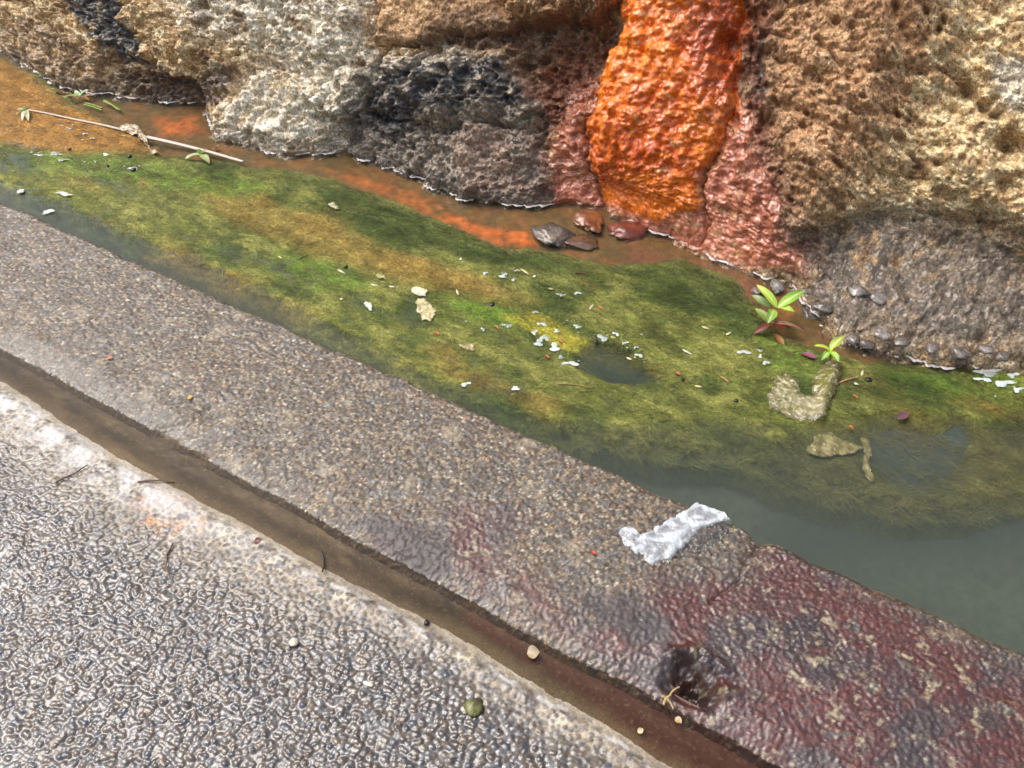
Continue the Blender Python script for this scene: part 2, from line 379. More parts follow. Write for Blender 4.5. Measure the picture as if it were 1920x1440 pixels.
paint(rmask([(700, 130), (960, 125), (1010, 180), (1000, 225), (880, 200), (780, 235), (715, 240), (690, 190)], .014)*sstep(-.35, .1, n_b), lin(50, 50, 52), .9, .8)
paint(rmask([(700, 180), (770, 185), (770, 270), (690, 250)], .012), lin(52, 52, 54), .8, .8)
paint(rmask([(720, 80), (860, 80), (880, 120), (760, 135), (700, 190), (660, 200)], .012)*sstep(-.1, .2, n_b), lin(214, 200, 172), .75)
paint(rmask([(840, 280), (960, 270), (1000, 380), (880, 380)], .02), lin(158, 128, 108), .6)
dk = rmask([(1400, 60), (1440, 80), (1450, 300), (1500, 430), (1600, 430), (2000, 440), (2000, 720), (1480, 560), (1440, 400), (1400, 250)], .06)
paint(dk*sstep(-.4, .2, .6*n_b+n_a+.28), mix(np.broadcast_to(lin(108, 97, 86), RP.shape), lin(68, 63, 59), sstep(-.2, .3, n_b)), .92, .7)
paint(rmask([(1415, 80), (1450, 90), (1450, 200), (1425, 190)], .01), lin(44, 42, 42), .85, .6)
paint(rmask([(1620, 470), (1900, 400), (2000, 460), (1900, 600), (1750, 560)], .03)*sstep(-.1, .25, n_b), lin(150, 132, 106), .55)
paint(rmask([(1360, -160), (1460, -160), (1450, 60), (1400, 110), (1375, 60)], .014), lin(92, 50, 30), .8, .4)
paint(rmask([(1010, 120), (1190, -20), (1440, -100), (1470, 200), (1520, 540), (1200, 470), (1010, 410)], .06)*sstep(-.3, .25, n_a+.5*n_b), lin(128, 72, 42), .75, .5)
paint(skirt*sstep(-.7, -.1, n_b+.4*n_a), mix(np.broadcast_to(lin(164, 88, 58), RP.shape), lin(196, 126, 100), sstep(-.2, .3, n_b)), .92, .98)
paint(rmask([(1370, 200), (1430, 300), (1500, 520), (1420, 480), (1370, 330)], .03), lin(142, 78, 56), .5, .8)
paint(rmask([(1030, 180), (1120, 90), (1180, 60), (1120, 200), (1100, 260), (1020, 260)], .02), lin(112, 60, 34), .7, .55)
gz = sstep(-.25, .35, n_c + .6*n_b)
oc = mix(np.broadcast_to(lin(216, 112, 18), RP.shape), lin(186, 80, 16), gz)
oc = mix(oc, lin(232, 138, 40), sstep(.15, .5, n_b-.3*n_a)*.6)
oc = mix(oc, lin(140, 52, 22), sstep(0, 1, rmask([(1300, -160), (1400, -160), (1400, 100), (1370, 260), (1335, 230), (1310, 100)], .05)*.55))
paint(orange*sstep(-.9, -.35, n_b+.6*n_a), oc, 1.0, .5); wet = np.where(orange > .5, np.clip(wet+.9*fbm(RX, RN, .05, 3, 107), .05, 1), wet)
paint(orange*rmask([(1230, -160), (1400, -160), (1390, 130), (1330, 280), (1290, 240), (1330, 90), (1240, 60)], .03), oc*.85, .8, .95)
# always wet a hand's breadth above the water
wl_wet = sstep(.05, .0, BZ-ZW+nz*disp*.5 + .012*n_b); wet = np.maximum(wet, .85*wl_wet); RC = RC*(1-.35*wl_wet*(1-smoothm))[..., None]
moss = rmask([(970, 215), (1010, 215), (1015, 250), (975, 250)], .012)*sstep(.1, .3, n_b); paint(moss, lin(84, 92, 30), .9)
moss = rmask([(1095, 40), (1135, 40), (1120, 110), (1090, 110)], .012)*sstep(.1, .3, n_b); paint(moss, lin(84, 92, 30), .9)

# --- one object per stone; what belongs to no stone is the bank behind them
fw = who[:-1, :-1]
mo_f = (orange[:-1, :-1] > .5) | (skirt[:-1, :-1] > .5)
inview = True
def org_of(fm):
    ii = np.argwhere(fm); c = RP[ii[:, 0], ii[:, 1]]; return (c[:, 0].mean(), c[:, 1].mean(), c[:, 2].min())
rock_objs = [
 ('boulder', W_('boulder_tan')[:-1, :-1] & ~mo_f, M_rock, 'rough tan boulder with a black stain at the left end of the bank', 'boulder'),
 ('boulder', W_('boulder_pale')[:-1, :-1] & ~mo_f, M_rock, 'pale grey crumbly boulder jutting into the channel beside the tan boulder', 'boulder'),
 ('stone', W_('stone_brown')[:-1, :-1] & ~mo_f, M_rock, 'smooth brown stone above the dark grey ledge', 'stone'),
 ('stone', W_('stone_overhang')[:-1, :-1] & ~mo_f, M_rock, 'brown overhanging stone just left of the orange deposit', 'stone'),
 ('rock_ledge', W_('ledge_upper')[:-1, :-1] & ~mo_f, M_rock, 'wet charcoal coloured rock ledge below the smooth brown stone', 'rock'),
 ('rock_ledge', W_('ledge_lower')[:-1, :-1] & ~mo_f, M_rock, 'grey and pinkish rock at the waterline below the charcoal ledge', 'rock'),
 ('boulder', W_('slope_right')[:-1, :-1] & ~mo_f, M_rock, 'large tan crumbly rock slope right of the orange deposit', 'boulder'),
 ('mineral_deposit', mo_f, M_flow, 'glossy wet orange iron deposit flowing down the rock into the water', 'mineral deposit'),
]
done = np.zeros(fw.shape, bool)
for nm, fm, mt, lb, ct in rock_objs:
    o = grid_obj(nm, RP, RC, wet, mt, fm, org_of(fm)); tag(o, lb, ct); done |= fm
o = grid_obj('rock_bank', RP, RC, wet, M_rock, ~done); tag(o, 'dark wet rock of the bank between and below the boulders', kind='structure')

# waterline: where each column of the rock first comes out of the water
WLY = waterline(RP)

# ================================================================== KERB
kw = axis([(0, .0035), (.016, .002), (.331, .002), (.345, .003), (.47, .03)])        # girth across the kerb, gutter side first
KX, KW = np.meshgrid(XA, kw, indexing='ij')
prof_y = np.interp(kw, [0, .016, .322, .336, .345, .47], [K0-.024, K0-.010, K1-.009, K1, K1+.002, K1+.012])
prof_z = np.interp(kw, [0, .016, .034, .06, .16, .322, .336, .345, .47], [-.024, -.0130, -.0060, -.0012, .002, .0, -.006, -.014, -.14])
KY = np.broadcast_to(prof_y, KX.shape).copy(); KZ = np.broadcast_to(prof_z, KX.shape).copy()
top = sstep(-.012, .004, KW)*sstep(.36, .33, KW)
kyw = KY + .02*fbm(KX, KY, .10, 3, 203); kxw = KX + .02*fbm(KX, KY, .10, 3, 205)
edge_n = .007*fbm(KX, KX*0+.3, .09, 4, 211); KY += edge_n*sstep(.25, .33, KW)
def kmask(pts, f=.012): return sstep(-f, f, poly_sd(ats(pts, 0), kxw, kyw))
f1, f2, r1, r2 = worley(KX, KY, .0050, 6); h1, h2, s1, s2 = worley(KX, KY, .012, 7); t1, t2, u1, u2 = worley(KX, KY, .0042, 8)
big = (s1 > .72) & (h1 < .42)
maroonM = np.clip(kmask([(860, 1090), (810, 1000), (870, 950), (980, 960), (930, 1060), (1130, 1160), (1200, 1120), (1240, 1080), (1390, 1090), (1440, 1020), (1540, 1060), (1760, 1180), (1940, 1260), (1990, 1480), (1450, 1470), (1200, 1290), (1000, 1160)], .04), 0, 1)
purple = np.clip(np.maximum(kmask([(665, 985), (720, 975), (830, 1000), (850, 1080), (780, 1070)], .012), kmask([(1080, 1120), (1180, 1110), (1260, 1190), (1180, 1210)], .014)), 0, 1)
mn = fbm(KX, KY, .05, 4, 221); mn2 = fbm(KX, KY, .016, 3, 223); mn3 = fbm(KX, KY, .15, 3, 225)
film = np.clip(maroonM*sstep(-.40, .05, mn+.5*mn2+.24) , 0, 1)
film = np.maximum(film, purple*.8)
grain = .0032*np.sqrt(np.clip(1-f1*f1*1.2, 0, 1))*(.4+.8*r1) + .0011*np.sqrt(np.clip(1-t1*t1*1.2, 0, 1)) + np.where(big, .0012*(1-h1/.42), 0)
KZ = KZ + top*(grain*(1-.25*film) + .004*fbm(KX, KY, .12, 3, 231) + .0010*fbm(KX, KY, .03, 3, 233))
# broken hollow near the gutter, the dip where the gutter widens, the joint
hx, hy = at(1300, 1285, 0)[:2]
hd = np.hypot((kxw-hx)*.9, (kyw-hy)*1.0); KZ -= .042*sstep(K0-.004, K0+.022, KY)*np.exp(-(hd/.024)**2)*(.7+.9*np.clip(fbm(KX, KY, .02, 3, 241)+.4, 0, 1)); KZ += .014*np.exp(-((hd-.042)/.014)**2)*top*sstep(-.01, .02, KY-hy)*np.clip(.5+1.5*fbm(KX, KY, .03, 3, 243), 0, 1.5)
for P, dp, wd in [([(300, 815), (350, 805), (400, 770)], .008, .022), ([(340, 850), (375, 850), (390, 830)], .006, .014)]:
    KZ -= dp*np.exp(-(line_d(ats(P), kxw, kyw)/wd)**2)
crack = line_d(ats([(1428, 1006), (1418, 1030), (1396, 1060), (1384, 1092), (1330, 1130)]), KX+.004*fbm(KX, KY, .015, 2, 251), KY)
KZ -= .004*np.exp(-(crack/.0020)**2)
dz = at(1425, 1008, 0)[:2]; KY -= .012*np.exp(-((KX-dz[0])/.012)**2)*sstep(.30, .335, KW); KZ -= .006*np.exp(-((KX-dz[0])/.016)**2)*sstep(.28, .335, KW)
dz = at(240, 480, 0)[:2]; KY -= .010*np.exp(-((KX-dz[0])/.015)**2)*sstep(.31, .335, KW)
KP = np.stack([KX, KY, KZ], -1)
pal = np.array([lin(178, 160, 132), lin(148, 132, 112), lin(120, 112, 106), lin(96, 92, 92), lin(128, 104, 80), lin(204, 194, 174), lin(126, 126, 126), lin(84, 72, 62), lin(160, 140, 116), lin(112, 94, 78)])
gc = pal[(r2*9.99).astype(int)]*(.5+.55*r1)[..., None]
bc = np.array([lin(96, 98, 102), lin(140, 140, 140), lin(92, 92, 94), lin(172, 150, 120)])[(s2*3.99).astype(int)]
gc = np.where(big[..., None], bc, gc)
matrix = np.broadcast_to(lin(78, 66, 54), KP.shape)
KC = mix(gc, matrix, sstep(.34, .06, f2-f1)*.85)
warm = sstep(-.25, .35, mn3); KC = KC*(1-.10*warm[..., None]*np.array([0, .5, 1.0]))
KC = mix(KC, lin(156, 92, 66), np.where((r1 > .985) & (r2 > .5), .6, 0))
palezone = kmask([(-300, 560), (60, 640), (330, 790), (400, 860), (560, 940), (500, 960), (200, 760), (-200, 640)], .03); KC = mix(KC, lin(158, 152, 146), palezone*.35)
lime = sstep(.25, .5, fbm(KX, KY, .07, 4, 261)); KC = mix(KC, lin(196, 180, 154), lime*.35*(1-film))
rightm = sstep(-.30, .15, KX+.1*mn3)
KC = KC*(1-.30*rightm)[..., None]
mar = mix(np.broadcast_to(lin(86, 36, 34), KP.shape), lin(62, 46, 52), sstep(-.2, .3, fbm(KX, KY, .09, 3, 271)))
mar = mix(mar, lin(92, 42, 34), sstep(.2, .5, fbm(KX, KY, .06, 3, 273))*.6)*(.7+.6*r1)[..., None]
KC = mix(KC, mar*(.6+.8*r2)[..., None], film*.86)
KC = mix(KC, lin(60, 57, 60)*(.6+.8*r1)[..., None], purple*.7)
flecks = maroonM*sstep(.28, .44, fbm(KX, KY, .022, 3, 275)+.22*(r1-.5)+.35*fbm(KX, KY, .12, 2, 277)); KC = mix(KC, np.array([lin(160, 144, 114), lin(112, 102, 88), lin(190, 174, 146)])[(u1*2.99).astype(int)], flecks*.7)
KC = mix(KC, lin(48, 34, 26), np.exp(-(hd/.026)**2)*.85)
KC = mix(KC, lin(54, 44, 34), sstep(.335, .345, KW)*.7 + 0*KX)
KC = mix(KC, lin(84, 68, 50), sstep(.02, .0, KW)*.35)
KC = KC*np.array([.62, .62, .58]); KWet = np.clip(.28 + .25*rightm + .30*film + .25*fbm(KX, KY, .05, 3, 281) + .05*purple + .5*sstep(.03, .0, KW), 0, 1)
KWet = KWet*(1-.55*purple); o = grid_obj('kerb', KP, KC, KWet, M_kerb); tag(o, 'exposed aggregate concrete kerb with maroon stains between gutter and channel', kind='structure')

# ================================================================== ROAD AND GUTTER
YA = axis([(-14, 2), (-3, .5), (-.35, .05), (-.12, .0026), (0, .0018), (.455, .002), (.47, .006)])
XR = axis([(-14, 2.0), (-4, .3), (-1.9, .012), (-1.5, .003), (-.8, .0021), (-.4, .0018), (.30, .0019), (.5, .01), (2, .2), (12, 2.0)])
QX, QY = np.meshgrid(XR, YA, indexing='ij')
edge = np.interp(QX, [-14, -1.6, -1.34, -1.0, -.77, -.55, -.35, -.175, .023, .3, 12], [.378, .378, .374, .358, .362, .366, .374, .372, .364, .362, .362]) + .006*fbm(QX, QX*0, .12, 4, 301)
gz_ = sstep(-.02, .055, QY-edge)*.0130
rd = sstep(.020, -.010, QY-edge+.006*fbm(QX, QY, .03, 3, 306))                      # 1 on the road, 0 in the gutter
gap = sstep(.10, .0, edge-QY)                          # towards the edge the stones get finer
wxx = QX+.004*fbm(QX, QY, .02, 2, 303)
f1, f2, r1, r2 = worley(wxx, QY*1.08, .0086, 9); t1, t2, u1, u2 = worley(QX, QY, .0058, 10)
dome = np.sqrt(np.clip(1-(f1/(.46+.26*r2))**2, 0, 1)); d2 = np.sqrt(np.clip(1-(t1*1.1)**2, 0, 1))
hgt = .0036*dome*(.35+.75*r1)*(1-.6*gap) + .0007*d2 + .0022*fbm(QX, QY, .035, 3, 305)
QZ = -.006 + .003*rd*fbm(QX, QY, .2, 3, 307) + hgt*(rd*.95+.05) - gz_ + .001*(1-rd)*fbm(QX, QY, .03, 3, 308)
QZ += .0022*rd*np.exp(-((edge-QY-.012)/.008)**2)*(1+fbm(QX, QY, .03, 2, 309))
QP = np.stack([QX, QY, QZ], -1)
rpal = np.array([lin(64, 58, 54), lin(82, 76, 70), lin(96, 84, 70), lin(58, 60, 66), lin(104, 102, 102), lin(76, 64, 52)])
QC = rpal[((r1*7.3+r2*3.1) % 1*5.99).astype(int)]*(.5+.6*r1)[..., None]
sandy = np.clip(sstep(.17, .01, edge-QY)*sstep(-.35, .25, fbm(QX, QY, .12, 4, 311)+.25), 0, 1)*sstep(-.15, -.7, QX+.2*fbm(QX, QY, .2, 2, 312))
sandy = np.maximum(sandy, sstep(.07, .01, edge-QY)*sstep(-.3, .2, fbm(QX, QY, .07, 4, 313)+.1))
cream = mix(np.broadcast_to(lin(184, 172, 148), QP.shape), lin(152, 136, 110), sstep(-.2, .3, fbm(QX, QY, .05, 3, 315)))
QC = mix(QC, cream, sandy*np.clip(sstep(.55, .15, dome*(.45+.75*r1))+.35*(u1 > .5), 0, 1)*.75*rd)
QC = mix(QC, lin(84, 80, 76), .8*sstep(.45, .1, dome)*rd*(1-sandy))
rustp = np.clip(sstep(.03, .0, np.abs(poly_sd(ats([(270, 920), (330, 925), (360, 985), (290, 985)]), QX, QY))) , 0, 1)*sstep(-.1, .3, fbm(QX, QY, .03, 3, 317)); QC = mix(QC, lin(190, 130, 74), rustp*.6*rd)
salt = np.exp(-((edge-QY-.004-.012*fbm(QX, QY, .05, 4, 319))/(.0042+.003*fbm(QX, QY, .1, 2, 320)))**2)*sstep(-.25, .2, fbm(QX, QY, .04, 4, 321)+.05)
salt = np.maximum(salt, sstep(.055, .0, np.abs(edge-QY-.02))*sstep(-.55, -1.0, QX)*sstep(-.25, .2, fbm(QX, QY, .05, 4, 323)))
QC = mix(QC, lin(186, 184, 182), np.clip(salt, 0, 1)*.75)
# gutter bed: brown silt, reddish further right
gb = mix(np.broadcast_to(lin(92, 80, 58), QP.shape), lin(66, 58, 42), sstep(-.2, .3, fbm(QX*.4, QY, .05, 4, 331)))
gb = mix(gb, lin(94, 54, 40), sstep(-.34, -.30, QX+.6*(QY-.42)+.02*fbm(QX, QY, .04, 3, 333))*sstep(.02, .05, QY-edge+.03*sstep(-.2, .05, QX)))
gb = mix(gb, lin(150, 136, 108), sstep(.25, .5, fbm(QX, QY, .006, 2, 334))*.5)
gb = mix(gb, lin(176, 160, 128), sstep(.25, .5, fbm(QX*.3, QY, .05, 4, 335))*.45)
gb = mix(gb, lin(186, 174, 150), sstep(.045, .0, QY-edge+.014*fbm(QX, QY, .05, 4, 337))*.6)
QC = mix(QC, gb, 1-rd)
QWet = np.clip(.80 + .3*fbm(QX, QY, .1, 3, 341) - .55*sandy - .3*salt, .1, 1)*rd + .55*(1-rd)
o = grid_obj('road', QP, QC, QWet, M_road); tag(o, 'wet pebbly road surface at the lower left', kind='structure')
# thin water lying in the gutter
gx = XR; rows = np.linspace(0, 1, 26)
GE = np.interp(gx, [-14, -1.6, -1.34, -1.0, -.77, -.55, -.35, -.175, .023, .3, 12], [.378, .378, .374, .358, .362, .366, .374, .372, .364, .362, .362])
GX = np.repeat(gx[:, None], 26, 1); GY = GE[:, None]*(1-rows) + (K0-.006)*rows; GZ = np.full(GX.shape, -.0105);
o = link('gutter_water', raw_mesh('gutter_water', np.stack([GX, GY, GZ], -1).reshape(-1, 3), grid_faces(len(gx), 26).reshape(-1, 4)), M_film)
tag(o, 'thin brown water lying in the gutter beside the kerb', kind='structure')

# ================================================================== CHANNEL BED, ALGAE, WATER
XB = axis([(-14, 2), (-4, .3), (-3, .012), (-2, .006), (-.6, .005), (.6, .005), (.9, .02), (2, .2), (12, 2)])
YB = axis([(.74, .006), (1.7, .006)])
BX, BYY = np.meshgrid(XB, YB, indexing='ij')
wy = np.interp(BX, XA, WLY)
t_ = np.clip((wy-BYY)/(wy-K1), 0, 1)
bz = ZW - .012 - .075*sstep(.15, .85, t_) + .006*fbm(BX, BYY, .07, 4, 401)
bcol = mix(np.broadcast_to(lin(104, 78, 36), BX.shape+(3,)), lin(122, 80, 34), sstep(-.2, .3, fbm(BX, BYY, .08, 4, 403)))
bcol = mix(bcol, mix(np.broadcast_to(lin(52, 60, 56), BX.shape+(3,)), lin(104, 110, 96), sstep(-.5, .0, BX)), sstep(.35, .75, t_+.1*fbm(BX, BYY, .1, 3, 405)))
bw = ats([(600, 308), (740, 342), (800, 370), (890, 412), (960, 430), (1008, 428), (1005, 454), (955, 460), (880, 432), (800, 392), (730, 364), (640, 330)], ZW)
od = (.55+.45*sstep(-1.0, -.85, BX))*sstep(-.016, .014, poly_sd(bw, BX+.012*fbm(BX, BYY, .05, 3, 407), BYY+.012*fbm(BX, BYY, .05, 3, 409)))
od = np.maximum(od, .8*sstep(-.03, .03, poly_sd(ats([(290, 215), (370, 215), (380, 245), (300, 250)], ZW), BX, BYY)))
bcol = mix(bcol, lin(186, 98, 40), od*sstep(-.5, .1, fbm(BX, BYY, .04, 3, 410))); bz = bz*(1-od) + (ZW-.006)*od
rb = sstep(-.03, .03, poly_sd(ats([(1180, 455), (1330, 490), (1480, 540), (1420, 570), (1280, 500), (1180, 490)], ZW), BX, BYY)); bcol = mix(bcol, lin(122, 72, 44), rb); bcol = bcol*(1+.55*fbm(BX, BYY, .02, 4, 415)+.3*fbm(BX, BYY, .09, 3, 416))[..., None]; hb = sstep(-.08, .04, poly_sd(ats([(1480, 770), (2400, 760), (2400, 1000), (1500, 1000)], ZW), BX, BYY)); bcol = mix(bcol, lin(58, 70, 70), hb)
o = grid_obj('stream_bed', np.stack([BX, BYY, bz], -1), bcol, np.full(BX.shape, .3), M_bed); tag(o, 'brown and grey silt on the bottom of the channel', kind='structure')

# algae mat: outline from the photograph on the water level
alg_px = [(-400, 60), (0, 110), (70, 140), (130, 195), (270, 255), (300, 285), (460, 312), (560, 322), (690, 360), (770, 395), (880, 440), (960, 468), (1060, 475), (1150, 500), (1200, 490), (1290, 492), (1370, 525), (1420, 575), (1440, 620), (1540, 665), (1640, 690), (1760, 690), (1925, 700), (2300, 760),
          (2300, 960), (1925, 930), (1830, 975), (1700, 965), (1560, 930), (1470, 900), (1420, 868), (1380, 850), (1290, 845), (1150, 825), (1040, 802), (930, 775), (860, 742), (780, 708), (700, 660), (600, 615), (480, 550), (400, 515), (290, 470), (180, 425), (60, 375), (-60, 330), (-400, 200)]
AP = ats(alg_px, ZW)
AX_, AY_ = np.meshgrid(axis([(-4.5, .03), (-2.6, .008), (-1.6, .0048), (-.4, .0036), (.55, .0036), (1.0, .02)]), axis([(.77, .0036), (1.5, .0036)]), indexing='ij')
awx = AX_+.03*fbm(AX_*.6, AY_, .09, 3, 421); awy = AY_+.018*fbm(AX_*.6, AY_, .06, 4, 423)
ad = poly_sd(AP, awx, awy)+.018-.022*sstep(-.15, .15, AX_)*sstep(1.15, 1.0, AY_)
flow = fbm(AX_*.35, AY_+.10*AX_*0, .05, 4, 431); fine = fbm(AX_*.5, AY_, .016, 3, 433); lump = fbm(AX_*.7, AY_, .11, 3, 435)
def amask(pts, f=.03): return sstep(-f, f, poly_sd(ats(pts, ZW), awx, awy))
deep = np.maximum(amask([(1400, 840), (1600, 800), (2300, 780), (2300, 1000), (1700, 1000), (1450, 930)], .04), .5*amask([(1100, 800), (1440, 800), (1440, 900), (1040, 840)], .03))
hole = amask([(1660, 800), (1790, 800), (1800, 870), (1720, 890), (1650, 850)], .05)
hole2 = amask([(1100, 640), (1180, 660), (1220, 710), (1150, 715), (1090, 680)], .018)
az = ZW + .0008 + .0040*flow + .0026*fine + .004*lump
lowside = sstep(.1, .45, np.clip((np.interp(AX_, XA, WLY)-AY_)/(np.interp(AX_, XA, WLY)-K1), 0, 1)); az -= (.010+.012*lowside)*sstep(.045, .0, ad+.02*fine) + .06*sstep(.004, -.02, ad)
az -= .016*deep + .05*hole + .022*hole2
hum = np.maximum.reduce([amask([(900, 500), (1080, 540), (1100, 600), (1060, 700), (980, 640), (930, 590)], .03), amask([(1380, 620), (1480, 610), (1500, 680), (1400, 680)], .02), amask([(60, 285), (230, 300), (300, 322), (180, 330), (40, 310)], .02), amask([(1780, 690), (1960, 690), (1960, 750), (1840, 745)], .02), amask([(1090, 600), (1240, 640), (1230, 670), (1090, 640)], .02)])
bub1, _, bb, _ = worley(AX_, AY_, .014, 12)
az += hum*(.002+.004*sstep(.5, .1, bub1)*(bb > .45))
ac = mix(np.broadcast_to(lin(78, 84, 30), AX_.shape+(3,)), lin(112, 112, 50), sstep(-.25, .35, flow+.5*fine))
ac = mix(ac, lin(46, 62, 18), sstep(.0, .4, -lump+.6*flow+.4*fine)*.85)
ac = mix(ac, lin(128, 98, 38), sstep(.1, .5, fbm(AX_*.5, AY_, .14, 3, 441))*.5)
lv = amask([(-400, 40), (0, 100), (130, 195), (300, 260), (320, 288), (100, 285), (-400, 200)], .03); ac = mix(ac, lin(134, 92, 34), lv*.85)
ac = mix(ac, lin(124, 100, 40), amask([(380, 350), (560, 400), (640, 440), (900, 520), (1000, 570), (800, 540), (600, 480), (400, 400)], .03)*.6)
for P, k in [([(80, 285), (240, 300), (500, 345), (460, 370), (250, 340), (60, 320)], .8), ([(520, 470), (640, 500), (700, 540), (600, 545), (500, 500)], .7), ([(840, 550), (960, 570), (1000, 620), (940, 615), (820, 590)], .9), ([(1430, 640), (1540, 660), (1520, 700), (1440, 690)], .9), ([(1660, 690), (1920, 700), (1920, 740), (1680, 730)], .6)]:
    ac = mix(ac, lin(80, 106, 22), amask(P, .03)*k*sstep(-.4, .2, fine+flow))
for P, k in [([(580, 340), (700, 370), (960, 470), (1080, 480), (1100, 520), (940, 500), (700, 430), (590, 380)], .75), ([(1170, 500), (1300, 490), (1380, 540), (1420, 600), (1280, 590), (1180, 560)], .75), ([(1100, 640), (1200, 660), (1230, 720), (1120, 710)], .9), ([(1560, 700), (1760, 700), (1740, 790), (1580, 790)], .5)]:
    ac = mix(ac, lin(42, 56, 16), amask(P, .025)*k)
ac = mix(ac, lin(150, 140, 30), amask([(930, 590), (1010, 590), (1120, 650), (1200, 670), (1190, 690), (1040, 650)], .012)*.6)
ac = mix(ac, lin(74, 72, 40), deep*.75); ac = mix(ac, lin(26, 42, 20), hole2*.8)
ac = (ac*.92+.08*ac.mean(-1, keepdims=True))*np.array([1.35, 1.35, 1.3])*np.clip(1+.75*fbm(AX_*.6, AY_, .03, 4, 461)+.5*fbm(AX_*.8, AY_, .009, 2, 463), .3, 1.9)[..., None]; aw = np.clip(.15 + .75*hum, 0, 1)
af = (ad[:-1, :-1] > -.012) & (AY_[:-1, :-1] < np.interp(AX_[:-1, :-1], XA, WLY)+.02) & (AY_[:-1, :-1] > K1+.004)
o = grid_obj('algae', np.stack([AX_, AY_, az], -1), ac, aw, M_algae, af); tag(o, 'green and olive filamentous algae mat floating in the channel', 'algae', kind='stuff')
# loose strands combed out by the current
NS = 30000
sx = rng.uniform(-2.8, .62, NS*3); sx = sx[rng.random(NS*3) < np.interp(sx, [-2.8, -.8, .6], [.4, 1, 1])]; sy = rng.uniform(.79, 1.45, len(sx))
sdist = .018-.022*sstep(-.15, .15, sx)*sstep(1.15, 1.0, sy)+poly_sd(AP, sx+.03*fbm(sx*.6, sy, .09, 3, 421), sy+.018*fbm(sx*.6, sy, .06, 4, 423)); k = sdist > -.006; sx, sy, sdist = sx[k][:NS], sy[k][:NS], sdist[k][:NS]
iu = np.clip(np.searchsorted(AX_[:, 0], sx), 0, AX_.shape[0]-1); iw = np.clip(np.searchsorted(AY_[0], sy), 0, AX_.shape[1]-1)
sz = az[iu, iw]; sc_ = ac[iu, iw]; n = len(sx)
L = rng.uniform(.010, .042, n); ang = .55*fbm(sx, sy, .10, 3, 451)+rng.normal(0, .55, n)+.05; curl = rng.normal(0, 40, n)
NSEG = 5; pts = np.zeros((n, NSEG+1, 3)); pos = np.stack([sx, sy], -1); a_ = ang.copy()
for i in range(NSEG+1):
    ii = np.clip(np.searchsorted(AX_[:, 0], pos[:, 0]), 0, AX_.shape[0]-1); jj = np.clip(np.searchsorted(AY_[0], pos[:, 1]), 0, AX_.shape[1]-1)
    zz = np.maximum(az[ii, jj], ZW-.022)+.0006+.0012*rng.random(n)
    pts[:, i, 0] = pos[:, 0]; pts[:, i, 1] = pos[:, 1]; pts[:, i, 2] = zz
    pos = pos + np.stack([np.cos(a_), np.sin(a_)], -1)*(L/NSEG)[:, None]; a_ = a_ + curl*L/NSEG
wdt = rng.uniform(.00025, .0006, n)
dirp = np.stack([-np.sin(ang), np.cos(ang), np.zeros(n)], -1)[:, None, :]
tap = np.array([.5, 1, 1, .9, .7, .2])[None, :, None]
SV = np.stack([pts-dirp*tap*wdt[:, None, None], pts+dirp*tap*wdt[:, None, None]], 2)        # n, seg, 2, 3
base = (np.arange(n)*(NSEG+1)*2)[:, None]; k = np.arange(NSEG)[None]*2
SF = np.stack([base+k, base+k+1, base+k+3, base+k+2], -1).reshape(-1, 4)
scv = sc_*rng.uniform(.55, 1.35, n)[:, None]; scv = np.repeat(scv, (NSEG+1)*2, 0)
keep = None
me = raw_mesh('algae_strands', SV.reshape(-1, 3), SF, {'Col': np.clip(scv, 0, 1), 'wet': np.full(len(scv), .3)})
o2 = link('algae_strands', me, M_strand, o); o2['kind'] = 'stuff'

# channel water: one closed body, its rim drawn up where it meets the rock
WXg = axis([(-14, 2), (-4, .3), (-3, .012), (-2, .005), (-.8, .0035), (.6, .0035), (.9, .02), (2, .2), (12, 2)])
rim = np.interp(WXg, XA, WLY) + .0005
off = np.concatenate([np.linspace(1, .06, 30)**1.0, [.045, .032, .024, .018, .014, .011, .0085, .0065, .005, .0035, .002, 0, -.004]])
WYg = np.zeros((len(WXg), len(off)))
for j, f in enumerate(off):
    WYg[:, j] = (rim - (rim-(K1-.01))*f) if j < 30 else rim - f*.7
dist = np.clip(rim[:, None]-WYg, 0, 1)
WXX = np.repeat(WXg[:, None], len(off), 1)
men = (.0030+.0015*fbm(WXX, WYg*0, .03, 2, 471))
WZg = ZW + men*np.exp(-dist/.0042)
nu, nv = WXX.shape
Vt = np.stack([WXX, WYg, WZg], -1).reshape(-1, 3); Vb = Vt.copy(); Vb[:, 2] = -.16
Ft = grid_faces(nu, nv).reshape(-1, 4); Fb = Ft[:, ::-1]+nu*nv
idx = np.arange(nu*nv).reshape(nu, nv); N_ = nu*nv
def side(r): return np.stack([r[:-1], r[:-1]+N_, r[1:]+N_, r[1:]], -1)
Fs = np.concatenate([side(idx[:, 0])[:, ::-1]*1, side(idx[:, -1]), side(idx[0])*1, side(idx[-1])[:, ::-1]])
me = raw_mesh('water', np.concatenate([Vt, Vb]), np.concatenate([Ft, Fb, Fs]))
import bmesh
bm_ = bmesh.new(); bm_.from_mesh(me); bmesh.ops.recalc_face_normals(bm_, faces=bm_.faces); bm_.to_mesh(me); bm_.free()
o = link('water', me, M_water); tag(o, 'murky grey green water standing in the channel', kind='structure')

